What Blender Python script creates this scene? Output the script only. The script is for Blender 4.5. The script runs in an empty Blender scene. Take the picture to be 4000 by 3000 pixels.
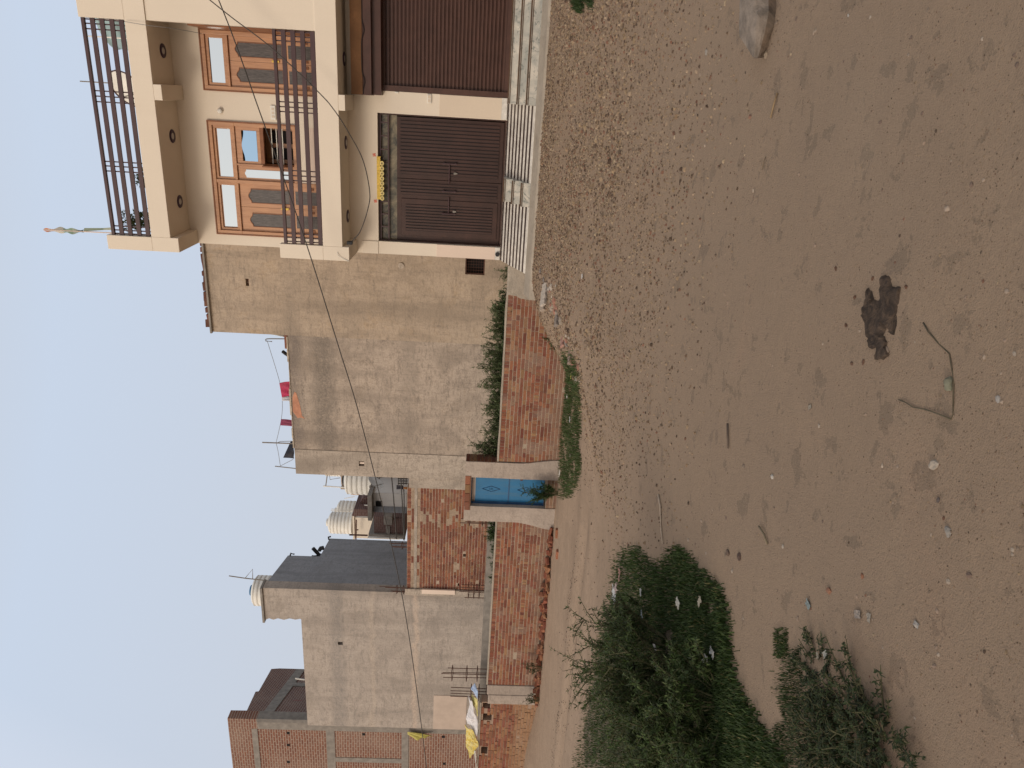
import bpy, bmesh, math, random
from mathutils import Vector, noise
random.seed(7)
R = math.radians
scene = bpy.context.scene
COL = scene.collection

# ------------------------------------------------------------------ camera survey
FOC = 2850.0                      # focal length in pixels of the 4000 px wide photograph
psi, pit, rol = R(21.6), R(2.3), R(2.6)
hx, hy = -math.sin(psi), math.cos(psi)
FW = Vector((math.cos(pit)*hx, math.cos(pit)*hy, -math.sin(pit)))
R0 = Vector((hy, -hx, 0)); U0 = R0.cross(FW)
RT = math.cos(rol)*R0 + math.sin(rol)*U0
UP = math.cos(rol)*U0 - math.sin(rol)*R0
def ray(px, py): return FW*FOC + RT*(1500-py) + UP*(2000-px)
def at(px, py, Y=None, X=None, Z=None):
    d = ray(px, py)
    t = Y/d.y if Y is not None else (X/d.x if X is not None else Z/d.z)
    return d*t
def atp(px, py, O, n):
    d = ray(px, py); return d*(Vector(O).dot(n)/d.dot(n))
def sm(a, b, x):
    t = max(0., min(1., (x-a)/(b-a))); return t*t*(3-2*t)
def lerp(a, b, t): return a+(b-a)*t

# ------------------------------------------------------------------ terrain
def gz(x, y):
    z = -1.5 - .38*sm(3, 11, y)
    e = lerp(2.6, 1.5, sm(7, 14, y))
    m = sm(-4.75-e*.55, -4.75+e, x+.35*noise.noise((x*.6, y*.6, 3)))*sm(3.5, 14.0, y)
    z += 1.0*m
    if y > 13: z += .22*sm(-15, -17.5, x)*sm(13, 15.2, y)
    if x < -5.5 and 9 < y < 12.6:
        k = sm(-5.5, -7.5, x)
        z -= .05*k*math.exp(-((y-10.7)/.22)**2) - .035*k*math.exp(-((y-11.25)/.3)**2)
    n = noise.noise((x*.8, y*.8, 0))*.02 + noise.noise((x*3, y*3, 5))*.009 + noise.noise((x*9, y*9, 9))*.005
    return z + n*min(1, .5+m)
def gnd(px, py):
    d = ray(px, py); t0 = .3; step = .01
    t = .0005; last = t
    while t < .02:
        p = d*t
        if p.z < gz(p.x, p.y): break
        last = t; t *= 1.02
    a, b = last, t
    for _ in range(20):
        m = (a+b)/2; p = d*m
        if p.z < gz(p.x, p.y): b = m
        else: a = m
    p = d*a
    return Vector((p.x, p.y, gz(p.x, p.y)))

# ------------------------------------------------------------------ mesh builder
ORG = {}
class MB:
    def __init__(s): s.v = []; s.f = []; s.c = []
    def face(s, pts, col=None):
        i = len(s.v); s.v += [tuple(p) for p in pts]; s.f.append(tuple(range(i, i+len(pts)))); s.c.append(col)
    def hexa(s, p, col=None):      # p: 8 points, bottom 0-3 ccw, top 4-7
        i = len(s.v); s.v += [tuple(q) for q in p]
        for f in ((3,2,1,0),(4,5,6,7),(0,1,5,4),(1,2,6,5),(2,3,7,6),(3,0,4,7)):
            s.f.append(tuple(i+k for k in f)); s.c.append(col)
    def box(s, x0, x1, y0, y1, z0, z1, col=None):
        if x0 > x1: x0, x1 = x1, x0
        if y0 > y1: y0, y1 = y1, y0
        if z0 > z1: z0, z1 = z1, z0
        s.hexa([(x0,y0,z0),(x1,y0,z0),(x1,y1,z0),(x0,y1,z0),(x0,y0,z1),(x1,y0,z1),(x1,y1,z1),(x0,y1,z1)], col)
    def fbox(s, O, u, n, u0, u1, d0, d1, z0, z1, col=None):   # frame box, d measured along n (outward)
        def P(a, d, z): return (O[0]+u[0]*a+n[0]*d, O[1]+u[1]*a+n[1]*d, z)
        s.hexa([P(u0,d1,z0),P(u1,d1,z0),P(u1,d0,z0),P(u0,d0,z0),P(u0,d1,z1),P(u1,d1,z1),P(u1,d0,z1),P(u0,d0,z1)], col)
    def prism(s, poly, y0, y1, col=None):   # poly of (x,z), extruded in y
        n = len(poly); i = len(s.v)
        s.v += [(x, y0, z) for x, z in poly] + [(x, y1, z) for x, z in poly]
        s.f.append(tuple(range(i, i+n))); s.f.append(tuple(range(i+2*n-1, i+n-1, -1))); s.c += [col]*2
        for k in range(n):
            j = (k+1) % n; s.f.append((i+j, i+k, i+n+k, i+n+j)); s.c.append(col)
    def prismx(s, poly, x0, x1, col=None):  # poly of (y,z), extruded in x
        n = len(poly); i = len(s.v)
        s.v += [(x0, y, z) for y, z in poly] + [(x1, y, z) for y, z in poly]
        s.f.append(tuple(range(i, i+n))); s.f.append(tuple(range(i+2*n-1, i+n-1, -1))); s.c += [col]*2
        for k in range(n):
            j = (k+1) % n; s.f.append((i+j, i+k, i+n+k, i+n+j)); s.c.append(col)
    def prismz(s, poly, z0, z1, col=None):
        n = len(poly); i = len(s.v)
        s.v += [(x, y, z0) for x, y in poly] + [(x, y, z1) for x, y in poly]
        s.f.append(tuple(range(i, i+n))); s.f.append(tuple(range(i+2*n-1, i+n-1, -1))); s.c += [col]*2
        for k in range(n):
            j = (k+1) % n; s.f.append((i+j, i+k, i+n+k, i+n+j)); s.c.append(col)
    def tube(s, pts, r, n=6, col=None, r2=None):
        pts = [Vector(p) for p in pts]; i0 = len(s.v); m = len(pts)
        for k, p in enumerate(pts):
            t = (pts[min(k+1, m-1)]-pts[max(k-1, 0)]).normalized()
            a = t.cross(Vector((0, 0, 1)));
            if a.length < .05: a = t.cross(Vector((1, 0, 0)))
            a.normalize(); b = t.cross(a)
            rr = r if r2 is None else lerp(r, r2, k/max(1, m-1))
            for q in range(n):
                an = 2*math.pi*q/n; s.v.append(tuple(p+(a*math.cos(an)+b*math.sin(an))*rr))
        for k in range(m-1):
            for q in range(n):
                w = (q+1) % n; s.f.append((i0+k*n+q, i0+k*n+w, i0+(k+1)*n+w, i0+(k+1)*n+q)); s.c.append(col)
        s.f.append(tuple(i0+q for q in range(n))[::-1]); s.f.append(tuple(i0+(m-1)*n+q for q in range(n))); s.c += [col]*2
    def lathe(s, prof, c, n=20, col=None, ax=None):   # prof of (r,z)
        i0 = len(s.v); m = len(prof)
        for r, z in prof:
            for q in range(n):
                a = 2*math.pi*q/n; s.v.append((c[0]+r*math.cos(a), c[1]+r*math.sin(a), c[2]+z))
        for k in range(m-1):
            for q in range(n):
                w = (q+1) % n; s.f.append((i0+k*n+q, i0+k*n+w, i0+(k+1)*n+w, i0+(k+1)*n+q)); s.c.append(col)
        s.f.append(tuple(i0+q for q in range(n))[::-1]); s.f.append(tuple(i0+(m-1)*n+q for q in range(n))); s.c += [col]*2
    def disc_y(s, x, y, z, r0, r1, y1, n=20, col=None):  # ring facing -y
        for q in range(n):
            a, b = 2*math.pi*q/n, 2*math.pi*(q+1)/n
            P = lambda r, t, yy: (x+r*math.cos(t), yy, z+r*math.sin(t))
            s.hexa([P(r0,a,y),P(r1,a,y),P(r1,a,y1),P(r0,a,y1),P(r0,b,y),P(r1,b,y),P(r1,b,y1),P(r0,b,y1)], col)
    def build(s, name, m, parent=None, smooth=False, bevel=0, loc=None):
        if parent is not None: o0 = ORG[parent.name]
        elif loc is not None: o0 = Vector(loc)
        else:
            xs = [v[0] for v in s.v]; ys = [v[1] for v in s.v]; zs = [v[2] for v in s.v]
            o0 = Vector(((min(xs)+max(xs))/2, (min(ys)+max(ys))/2, min(zs)))
        me = bpy.data.meshes.new(name)
        me.from_pydata([(v[0]-o0.x, v[1]-o0.y, v[2]-o0.z) for v in s.v], [], s.f)
        if any(c is not None for c in s.c):
            at_ = me.color_attributes.new('Col', 'FLOAT_COLOR', 'CORNER'); buf = []
            for f, c in zip(s.f, s.c):
                c = c or (.3, .3, .3); buf += [c[0], c[1], c[2], 1.]*len(f)
            at_.data.foreach_set('color', buf)
        me.materials.append(m)
        me.update()
        if smooth: me.polygons.foreach_set('use_smooth', [True]*len(me.polygons))
        o = bpy.data.objects.new(name, me); COL.objects.link(o)
        if parent is not None: o.parent = parent
        else: o.location = o0
        ORG[o.name] = o0
        if bevel:
            b = o.modifiers.new('b', 'BEVEL'); b.width = bevel; b.segments = 2; b.limit_method = 'ANGLE'
        return o
def tag(o, label, cat, group=None, kind=None):
    if label: o['label'] = label
    if cat: o['category'] = cat
    if group: o['group'] = group
    if kind: o['kind'] = kind
    return o
def thing(name, loc, label, cat, group=None):
    o = bpy.data.objects.new(name, None); COL.objects.link(o); o.location = loc; o.empty_display_size = .1
    ORG[o.name] = Vector(loc); return tag(o, label, cat, group)
def copy_thing(o, loc, rz=0, label=None, group=None, scale=None):
    c = o.copy(); COL.objects.link(c); c.location = loc; c.rotation_euler = (0, 0, rz)
    if scale: c.scale = scale
    if label: c['label'] = label
    if group: c['group'] = group
    ORG[c.name] = Vector(loc)
    for ch in o.children:
        k = ch.copy(); COL.objects.link(k); k.parent = c
        for g in ch.children:
            q = g.copy(); COL.objects.link(q); q.parent = k
    return c
def cells(x0, x1, z0, z1, holes):
    xs = sorted({x0, x1, *[max(x0, min(x1, h[i])) for h in holes for i in (0, 1)]})
    zs = sorted({z0, z1, *[max(z0, min(z1, h[i])) for h in holes for i in (2, 3)]})
    for a, b in zip(xs, xs[1:]):
        run = None
        for c, d in zip(zs, zs[1:]):
            mx, mz = (a+b)/2, (c+d)/2
            inh = any(h[0] < mx < h[1] and h[2] < mz < h[3] for h in holes)
            if inh:
                if run: yield a, b, run[0], run[1]
                run = None
            else: run = (run[0], d) if run else (c, d)
        if run: yield a, b, run[0], run[1]

# ------------------------------------------------------------------ materials
class NT:
    def __init__(s, name):
        s.m = bpy.data.materials.new(name); s.m.use_nodes = True; s.t = s.m.node_tree; s.n = s.t.nodes; s.l = s.t.links
        s.b = s.n['Principled BSDF']; s.b.inputs['Specular IOR Level'].default_value = .3
        s.pos = s.n.new('ShaderNodeNewGeometry').outputs['Position']
    def add(s, t, **k):
        n = s.n.new(t)
        for a, b in k.items(): setattr(n, a, b)
        return n
    def mapv(s, scale=(1,1,1), rot=(0,0,0), src=None):
        n = s.add('ShaderNodeMapping'); n.inputs['Scale'].default_value = scale; n.inputs['Rotation'].default_value = rot
        s.l.new(src or s.pos, n.inputs['Vector']); return n.outputs['Vector']
    def noise(s, scale, det=5, rough=.55, vec=None, dist=0):
        n = s.add('ShaderNodeTexNoise'); n.inputs['Scale'].default_value = scale; n.inputs['Detail'].default_value = det
        n.inputs['Roughness'].default_value = rough; n.inputs['Distortion'].default_value = dist
        s.l.new(vec or s.pos, n.inputs['Vector']); return n.outputs['Fac']
    def ramp(s, fac, a, b, ca=(0,0,0), cb=(1,1,1)):
        n = s.add('ShaderNodeValToRGB'); e = n.color_ramp.elements
        e[0].position = a; e[0].color = (*ca, 1); e[1].position = b; e[1].color = (*cb, 1)
        s.l.new(fac, n.inputs['Fac']); return n.outputs['Color']
    def mix(s, fac, a, b, bt='MIX'):
        n = s.add('ShaderNodeMix', data_type='RGBA', blend_type=bt)
        for sock, v in ((n.inputs[0], fac), (n.inputs[6], a), (n.inputs[7], b)):
            if isinstance(v, (int, float)): sock.default_value = v
            elif isinstance(v, tuple): sock.default_value = (*v, 1)
            else: s.l.new(v, sock)
        return n.outputs[2]
    def bump(s, h, st=.3, d=.02):
        n = s.add('ShaderNodeBump'); n.inputs['Strength'].default_value = st; n.inputs['Distance'].default_value = d
        s.l.new(h, n.inputs['Height']); s.l.new(n.outputs['Normal'], s.b.inputs['Normal'])
    def out(s, col, rough=.8):
        if isinstance(col, tuple): s.b.inputs['Base Color'].default_value = (*col, 1)
        else: s.l.new(col, s.b.inputs['Base Color'])
        s.b.inputs['Roughness'].default_value = rough; return s.m
def mul(c, k): return tuple(x*k for x in c)

def plain(name, c, rough=.6, var=.25, sc=6, bump=.15, metal=0, bd=.004):
    t = NT(name); f = t.noise(sc, 6); g = t.noise(sc*14, 3)
    c1 = t.mix(t.ramp(f, .35, .7), mul(c, 1-var), mul(c, 1+var*.5))
    c1 = t.mix(t.ramp(g, .4, .62), c1, t.mix(.5, c1, mul(c, 1-var)))
    t.b.inputs['Metallic'].default_value = metal
    if bump: t.bump(g, bump, bd)
    return t.out(c1, rough)
def paint(name, c, dirt=(.42,.33,.24), amt=.35, rough=.75):
    t = NT(name)
    big = t.noise(.7, 6, .6); st = t.noise(1.0, 6, .6, t.mapv((5, 5, .35))); fine = t.noise(40, 4)
    col = t.mix(t.ramp(big, .4, .75), c, mul(c, .93))
    m = t.add('ShaderNodeMath', operation='MULTIPLY'); t.l.new(t.ramp(st, .55, .8), m.inputs[0]); m.inputs[1].default_value = amt
    col = t.mix(m.outputs[0], col, dirt)
    col = t.mix(t.ramp(fine, .35, .7), col, t.mix(.5, col, mul(c, .9)))
    t.bump(fine, .12, .004)
    return t.out(col, rough)
def plaster(name, c, stain=(.12,.10,.085), warm=(.45,.33,.21), k=1., z0=0, seams=(), sd=0):
    t = NT(name)
    p = t.add('ShaderNodeVectorMath', operation='ADD'); t.l.new(t.pos, p.inputs[0]); p.inputs[1].default_value = (sd, sd*.3, sd*.7)
    P = p.outputs[0]
    a = t.noise(.55, 6, .6, P); b = t.noise(1.6, 8, .65, P, .6); s_ = t.noise(1., 7, .7, t.mapv((6, 6, .5), src=P))
    h = t.noise(1., 7, .75, t.mapv((1.2, 1.2, 7), src=P)); f = t.noise(22, 6, .65, P); g = t.noise(90, 3, .6, P)
    col = t.mix(t.ramp(a, .35, .65), c, warm)
    col = t.mix(t.ramp(b, .42, .62), col, t.mix(.75, col, mul(c, .66)))
    col = t.mix(t.ramp(b, .44, .34), col, t.mix(.6, col, mul(c, 1.25)))
    def w(fac, lo, hi, amt, tint, col):
        m = t.add('ShaderNodeMath', operation='MULTIPLY'); t.l.new(t.ramp(fac, lo, hi), m.inputs[0]); m.inputs[1].default_value = min(1, amt*k*1.35)
        return t.mix(m.outputs[0], col, tint)
    col = w(h, .52, .75, .55, stain, col)
    col = w(s_, .55, .8, .45, stain, col)
    col = w(f, .5, .72, .45, mul(c, .55), col)
    col = w(f, .5, .25, .35, mul(c, 1.35), col)
    d1 = t.noise(1., 5, .6, t.mapv((5, 5, 17), src=P)); d2 = t.noise(1., 5, .6, t.mapv((17, 17, 6), src=P))
    col = w(d1, .52, .72, .4, mul(c, .5), col)
    col = w(d2, .52, .74, .35, mul(c, .55), col)
    d3 = t.noise(1., 4, .5, t.mapv((1.6, 1.6, .22), src=P)); col = w(d3, .48, .72, .45, mul(c, .6), col)
    bigp = t.noise(.9, 3, .5, P, 1.2)
    col = w(bigp, .48, .68, .3, mul(c, .62), col)
    sep = t.add('ShaderNodeSeparateXYZ'); t.l.new(t.pos, sep.inputs[0])
    for (z, wd, amt, tint) in seams:     # lines between plastering lifts, damp bands
        m = t.add('ShaderNodeMath', operation='MULTIPLY_ADD'); m.inputs[1].default_value = .5; m.inputs[2].default_value = -.25
        t.l.new(b, m.inputs[0])
        d = t.add('ShaderNodeMath', operation='ADD'); t.l.new(sep.outputs[2], d.inputs[0]); t.l.new(m.outputs[0], d.inputs[1])
        e = t.add('ShaderNodeMath', operation='SUBTRACT'); t.l.new(d.outputs[0], e.inputs[0]); e.inputs[1].default_value = z
        q = t.add('ShaderNodeMath', operation='ABSOLUTE'); t.l.new(e.outputs[0], q.inputs[0])
        r_ = t.add('ShaderNodeMapRange'); r_.inputs[1].default_value = wd; r_.inputs[2].default_value = wd*.3; r_.inputs[3].default_value = 0; r_.inputs[4].default_value = amt
        t.l.new(q.outputs[0], r_.inputs[0])
        x = t.add('ShaderNodeMath', operation='MULTIPLY'); t.l.new(r_.outputs[0], x.inputs[0]); t.l.new(t.ramp(f, .3, .6), x.inputs[1])
        col = t.mix(x.outputs[0], col, tint)
    ad = t.add('ShaderNodeMath', operation='ADD'); t.l.new(f, ad.inputs[0]); t.l.new(b, ad.inputs[1])
    t.bump(ad.outputs[0], .45, .03)
    return t.out(col, .92)
def vcol(name, rough=.85, var=.35, sc=25, bump=.4, bd=.01, trans=0, spec=.3):
    t = NT(name); a = t.add('ShaderNodeAttribute', attribute_name='Col')
    f = t.noise(sc, 5, .65); g = t.noise(3, 4)
    col = t.mix(t.ramp(f, .35, .7), a.outputs['Color'], t.mix(var, a.outputs['Color'], (.03, .025, .02)))
    col = t.mix(t.ramp(g, .45, .75), col, t.mix(.12, col, (.4, .33, .26))) if not trans else col
    if bump: t.bump(f, bump, bd)
    t.b.inputs['Specular IOR Level'].default_value = spec
    t.out(col, rough)
    if trans:
        tr = t.add('ShaderNodeBsdfTranslucent'); t.l.new(col, tr.inputs['Color'])
        mx = t.add('ShaderNodeMixShader'); mx.inputs[0].default_value = trans
        t.l.new(t.b.outputs[0], mx.inputs[1]); t.l.new(tr.outputs[0], mx.inputs[2])
        t.l.new(mx.outputs[0], t.n['Material Output'].inputs['Surface'])
    return t.m
def bricktex(name, udir, c1, c2, mort, course=.085, bl=.24, msz=.012):
    t = NT(name)
    d = t.add('ShaderNodeVectorMath', operation='DOT_PRODUCT'); t.l.new(t.pos, d.inputs[0]); d.inputs[1].default_value = (udir[0], udir[1], 0)
    s_ = t.add('ShaderNodeSeparateXYZ'); t.l.new(t.pos, s_.inputs[0])
    nz = t.noise(1.5, 3); wob = t.add('ShaderNodeMath', operation='MULTIPLY_ADD'); t.l.new(nz, wob.inputs[0]); wob.inputs[1].default_value = .05; t.l.new(s_.outputs[2], wob.inputs[2])
    c = t.add('ShaderNodeCombineXYZ'); t.l.new(d.outputs['Value'], c.inputs[0]); t.l.new(wob.outputs[0], c.inputs[1])
    b = t.add('ShaderNodeTexBrick'); b.inputs['Scale'].default_value = 1; b.inputs['Brick Width'].default_value = bl; b.inputs['Row Height'].default_value = course
    b.inputs['Mortar Size'].default_value = msz; b.inputs['Mortar Smooth'].default_value = .3; b.inputs['Bias'].default_value = 0
    b.inputs['Color1'].default_value = (*c1, 1); b.inputs['Color2'].default_value = (*c2, 1); b.inputs['Mortar'].default_value = (*mort, 1)
    t.l.new(c.outputs[0], b.inputs['Vector'])
    f = t.noise(30, 5, .7); g = t.noise(.8, 5, .6)
    col = t.mix(t.ramp(f, .35, .7), b.outputs['Color'], t.mix(.45, b.outputs['Color'], (.05, .03, .025)))
    m = t.add('ShaderNodeMath', operation='MULTIPLY'); t.l.new(t.ramp(g, .45, .75), m.inputs[0]); m.inputs[1].default_value = .4
    col = t.mix(m.outputs[0], col, mort)
    iv = t.add('ShaderNodeMath', operation='SUBTRACT'); iv.inputs[0].default_value = 1; t.l.new(b.outputs['Fac'], iv.inputs[1])
    t.bump(iv.outputs[0], .6, .012)
    return t.out(col, .9)

M = {}
CREAM = (.665, .585, .475)
M['cream'] = paint('cream_paint', CREAM, amt=.10)
M['maroon'] = plain('maroon_metal', (.072, .033, .023), .38, .25, 4, .05)
M['gate'] = plain('gate_maroon', (.048, .021, .015), .4, .3, 3, .06)
M['groove'] = plain('dark_groove', (.02, .012, .012), .6, .2)
M['railm'] = plain('rail_maroon', (.07, .039, .04), .45, .2, 4, .05)
def wood():
    t = NT('varnished_wood'); g = t.noise(1, 6, .65, t.mapv((28, 28, 1.6)), .5); b = t.noise(2.5, 4)
    col = t.mix(t.ramp(g, .3, .7), (.48, .26, .145), (.32, .155, .078))
    col = t.mix(t.ramp(b, .4, .7), col, t.mix(.35, col, (.56, .30, .14)))
    t.bump(g, .08, .004); t.b.inputs['Coat Weight'].default_value = .3; t.b.inputs['Coat Roughness'].default_value = .2
    return t.out(col, .45)
M['wood'] = wood()
M['wood_dark'] = plain('wood_moulding', (.24, .095, .04), .4, .3, 12, .1)
def glass(name, c, rough=.03):
    t = NT(name); t.b.inputs['Metallic'].default_value = 1
    f = t.noise(2, 2); t.bump(f, .02, .01)
    return t.out(c, rough)
M['glass'] = glass('mirror_glass', (.50, .565, .59))
M['glass_blue'] = glass('blue_glass', (.28, .43, .58))
def meshglass():
    t = NT('fluted_dark_glass'); n = t.noise(1, 3, .6, t.mapv((110, 110, 10)))
    t.bump(n, .5, .004); return t.out(t.mix(t.ramp(n, .35, .7), (.055, .048, .045), (.13, .115, .105)), .32)
M['fluted'] = meshglass()
def marble():
    t = NT('grey_marble'); n = t.noise(2.2, 7, .65, None, 1.5); v = t.noise(5, 6, .7, None, 2.5)
    col = t.mix(t.ramp(n, .38, .62), (.52, .48, .41), (.30, .30, .27)); col = t.mix(t.ramp(v, .55, .62), col, (.2, .21, .19))
    return t.out(col, .3)
M['marble'] = marble()
M['white_marble'] = plain('white_marble_strip', (.66, .62, .55), .35, .3, 9, .05)
M['dark_strip'] = plain('dark_granite_strip', (.06, .04, .035), .4, .3, 10)
M['nosing'] = plain('brown_nosing', (.10, .055, .03), .3, .3, 8)
M['tile'] = paint('beige_tile', (.60, .50, .385), amt=.08, rough=.4)
M['pink_tile'] = paint('pale_pink_tile', (.63, .505, .41), amt=.08, rough=.4)
M['cement'] = plaster('cement_render', (.30, .26, .21), warm=(.32, .27, .21), k=.6, sd=3)
M['plastA'] = plaster('warm_plaster', (.345, .278, .212), warm=(.405, .305, .205), seams=((3.9, .12, .4, (.25, .2, .16)), (5.0, .25, .3, (.2, .17, .14))), sd=0)
M['plastA2'] = plaster('stained_plaster', (.345, .285, .23), warm=(.37, .295, .222), k=1.25, seams=((4.25, .38, .75, (.14, .12, .10)), (2.0, .3, .45, (.2, .17, .14)), (5.0, .25, .6, (.13, .11, .10))), sd=11)
M['plastB'] = plaster('grey_plaster', (.335, .29, .248), warm=(.345, .295, .245), stain=(.15, .14, .13), seams=((4.2, .3, .55, (.17, .16, .15)), (1.75, .12, .8, (.48, .38, .30)), (3.1, .1, .4, (.46, .38, .3))), sd=23)
M['plastC'] = plaster('blue_grey_cement', (.25, .255, .265), warm=(.27, .27, .275), stain=(.13, .135, .14), sd=31, k=.8)
M['plastD'] = plaster('rough_cement_strip', (.36, .305, .25), warm=(.36, .30, .24), sd=41, k=1.3)
M['pillar'] = plaster('gate_pillar_cement', (.335, .28, .235), warm=(.35, .29, .24), sd=51, k=.8)
M['brickv'] = vcol('brick_faces', .9, .45, 45, .5, .008)
M['leaf'] = vcol('leaf_green', .6, .25, 30, 0, trans=.25, spec=.25)
M['stem'] = plain('stem_green', (.09, .085, .04), .8)
M['stone'] = vcol('loose_stone', .9, .4, 22, .7, .015)
M['brickfarL'] = bricktex('far_brick', (1, 0), (.225, .092, .055), (.17, .068, .045), (.33, .255, .2), msz=.016)
M['rust'] = plain('rusty_steel', (.10, .045, .03), .75, .4, 20)
M['conc'] = plain('raw_concrete', (.25, .225, .195), .9, .3, 5, .4, bd=.01)
M['white'] = plain('white_plastic', (.70, .67, .60), .5, .12, 3, .03)
M['blue'] = NT('blue_door_paint')
t = M['blue']; f1 = t.noise(3, 6, .65); f2 = t.noise(1., 5, .6, t.mapv((9, 9, 1))); 
M['blue'] = t.out(t.mix(t.ramp(f2, .5, .8), t.mix(t.ramp(f1, .35, .7), (.010, .115, .25), (.016, .14, .29)), (.05, .13, .20)), .42)
M['bluedark'] = plain('blue_trim', (.02, .07, .16), .45)
M['black'] = plain('black_rubber', (.018, .018, .02), .6, .2)
M['void'] = plain('dark_interior', (.012, .01, .01), .9, .2)
M['yellow'] = plain('marigold_yellow', (.75, .52, .10), .6, .3, 30)
M['yellowpale'] = plain('pale_yellow_cloth', (.75, .62, .25), .7, .2, 20)
M['redmark'] = plain('red_sticker', (.62, .10, .05), .6, .1)

# ------------------------------------------------------------------ brick wall with real bricks
PAL = [(.30,.112,.068),(.27,.095,.06),(.32,.13,.078),(.24,.083,.055),(.34,.145,.085),(.28,.11,.07),(.21,.073,.052),(.35,.19,.11)]
def rnd(a, b): return random.uniform(a, b)
def brickcol(pal=PAL, v=.18):
    c = random.choice(pal); k = .80*rnd(1-v*1.1, 1+v*.8); return (c[0]*k, c[1]*k*rnd(.86, 1.02), c[2]*k*.84)
def brickwall(mb, x0, x1, ztop, zbot, y, th, rows, mort=(.38,.30,.225), pal=PAL, holes=(), proud=.006, dirty=None, gap=.0122):
    """rows: kinds cycling down from the top: E edge, H header, S stretcher, M mixed"""
    for a, b, c, d in cells(x0, x1, zbot, ztop, holes): mb.box(a, b, y+.001, y+th, c, d, mort)
    z = ztop; k = 0
    while z > zbot+.03:
        kind = rows[k] if k < len(rows) else rows[-6:][(k-len(rows)) % 6]
        h = .118 if kind == 'E' else .085
        x = x0 - (0 if kind == 'E' else rnd(0, .11))
        while x < x1-.02:
            L = {'E': .078, 'H': .118}.get(kind) or random.choice((.118, .238, .238) if kind == 'M' else (.118, .238, .238, .238, .238))
            L *= rnd(.93, 1.07)
            a, b = max(x, x0), min(x+L, x1); zz = z+.006*noise.noise((x*.9, k*.3, 2))
            cx, cz = (a+b)/2, z-h/2
            if b-a > .03 and not any(q[0]-.02 < cx < q[1]+.02 and q[2]-.02 < cz < q[3]+.02 for q in holes) and random.random() > .004:
                col = brickcol(pal)
                if dirty: col = dirty(cx, cz, col)
                p = y-proud*rnd(.2, 1.2); g = gap*.5; j = lambda: rnd(-.003, .003)
                v_ = g*1.3; g *= .7
                q = [(a+g+j(), p+j(), z-h+v_+j()), (b-g+j(), p+j(), z-h+v_+j()), (b-g, y+.03, z-h+v_), (a+g, y+.03, z-h+v_),
                     (a+g+j(), p+j(), zz-v_+j()), (b-g+j(), p+j(), zz-v_+j()), (b-g, y+.03, zz-v_), (a+g, y+.03, zz-v_)]
                mb.hexa(q, col)
            x += L
        z -= h; k += 1

# ================================================================== GROUND
def axis(segs):
    out = []
    for a, b, st in segs:
        n = max(1, round((b-a)/st)); out += [a+(b-a)*i/n for i in range(n)]
    return out+[segs[-1][1]]
gx = axis([(-200,-60,35),(-60,-30,6),(-30,-18,.8),(-18,-8,.16),(-8,-4,.09),(-4,2.2,.05),(2.2,6,.3),(6,30,4),(30,200,40)])
gy = axis([(-60,-4,14),(-4,.6,.8),(.6,4,.045),(4,8,.07),(8,13,.09),(13,15.6,.07),(15.6,20,.5),(20,40,5),(40,240,40)])
def inpoly(x, y, P):
    r_ = False; j = len(P)-1
    for i in range(len(P)):
        if (P[i][1] > y) != (P[j][1] > y) and x < (P[j][0]-P[i][0])*(y-P[i][1])/(P[j][1]-P[i][1])+P[i][0]: r_ = not r_
        j = i
    return r_
Z7 = lambda L: [(1800+x*.633, 1600+y*.633) for x, y in L]
Z8 = lambda L: [(2000+x*.7233, 2300+y*.7233) for x, y in L]
main = Z7([(935,1110),(975,890),(1040,865),(1095,835),(1150,920),(1215,945),(1240,1040),(1290,900),(1340,840),(1400,900),(1480,980),(1600,1100),(1650,1300)])+Z8([(1185,420),(1220,520),(1290,650),(1400,830),(1500,990),(330,990),(380,800),(440,500),(520,110)])
def prj(p):
    d = p.dot(FW); return (2000-FOC*p.dot(UP)/d, 1500-FOC*p.dot(RT)/d) if d > .2 else (0, 0)
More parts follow.
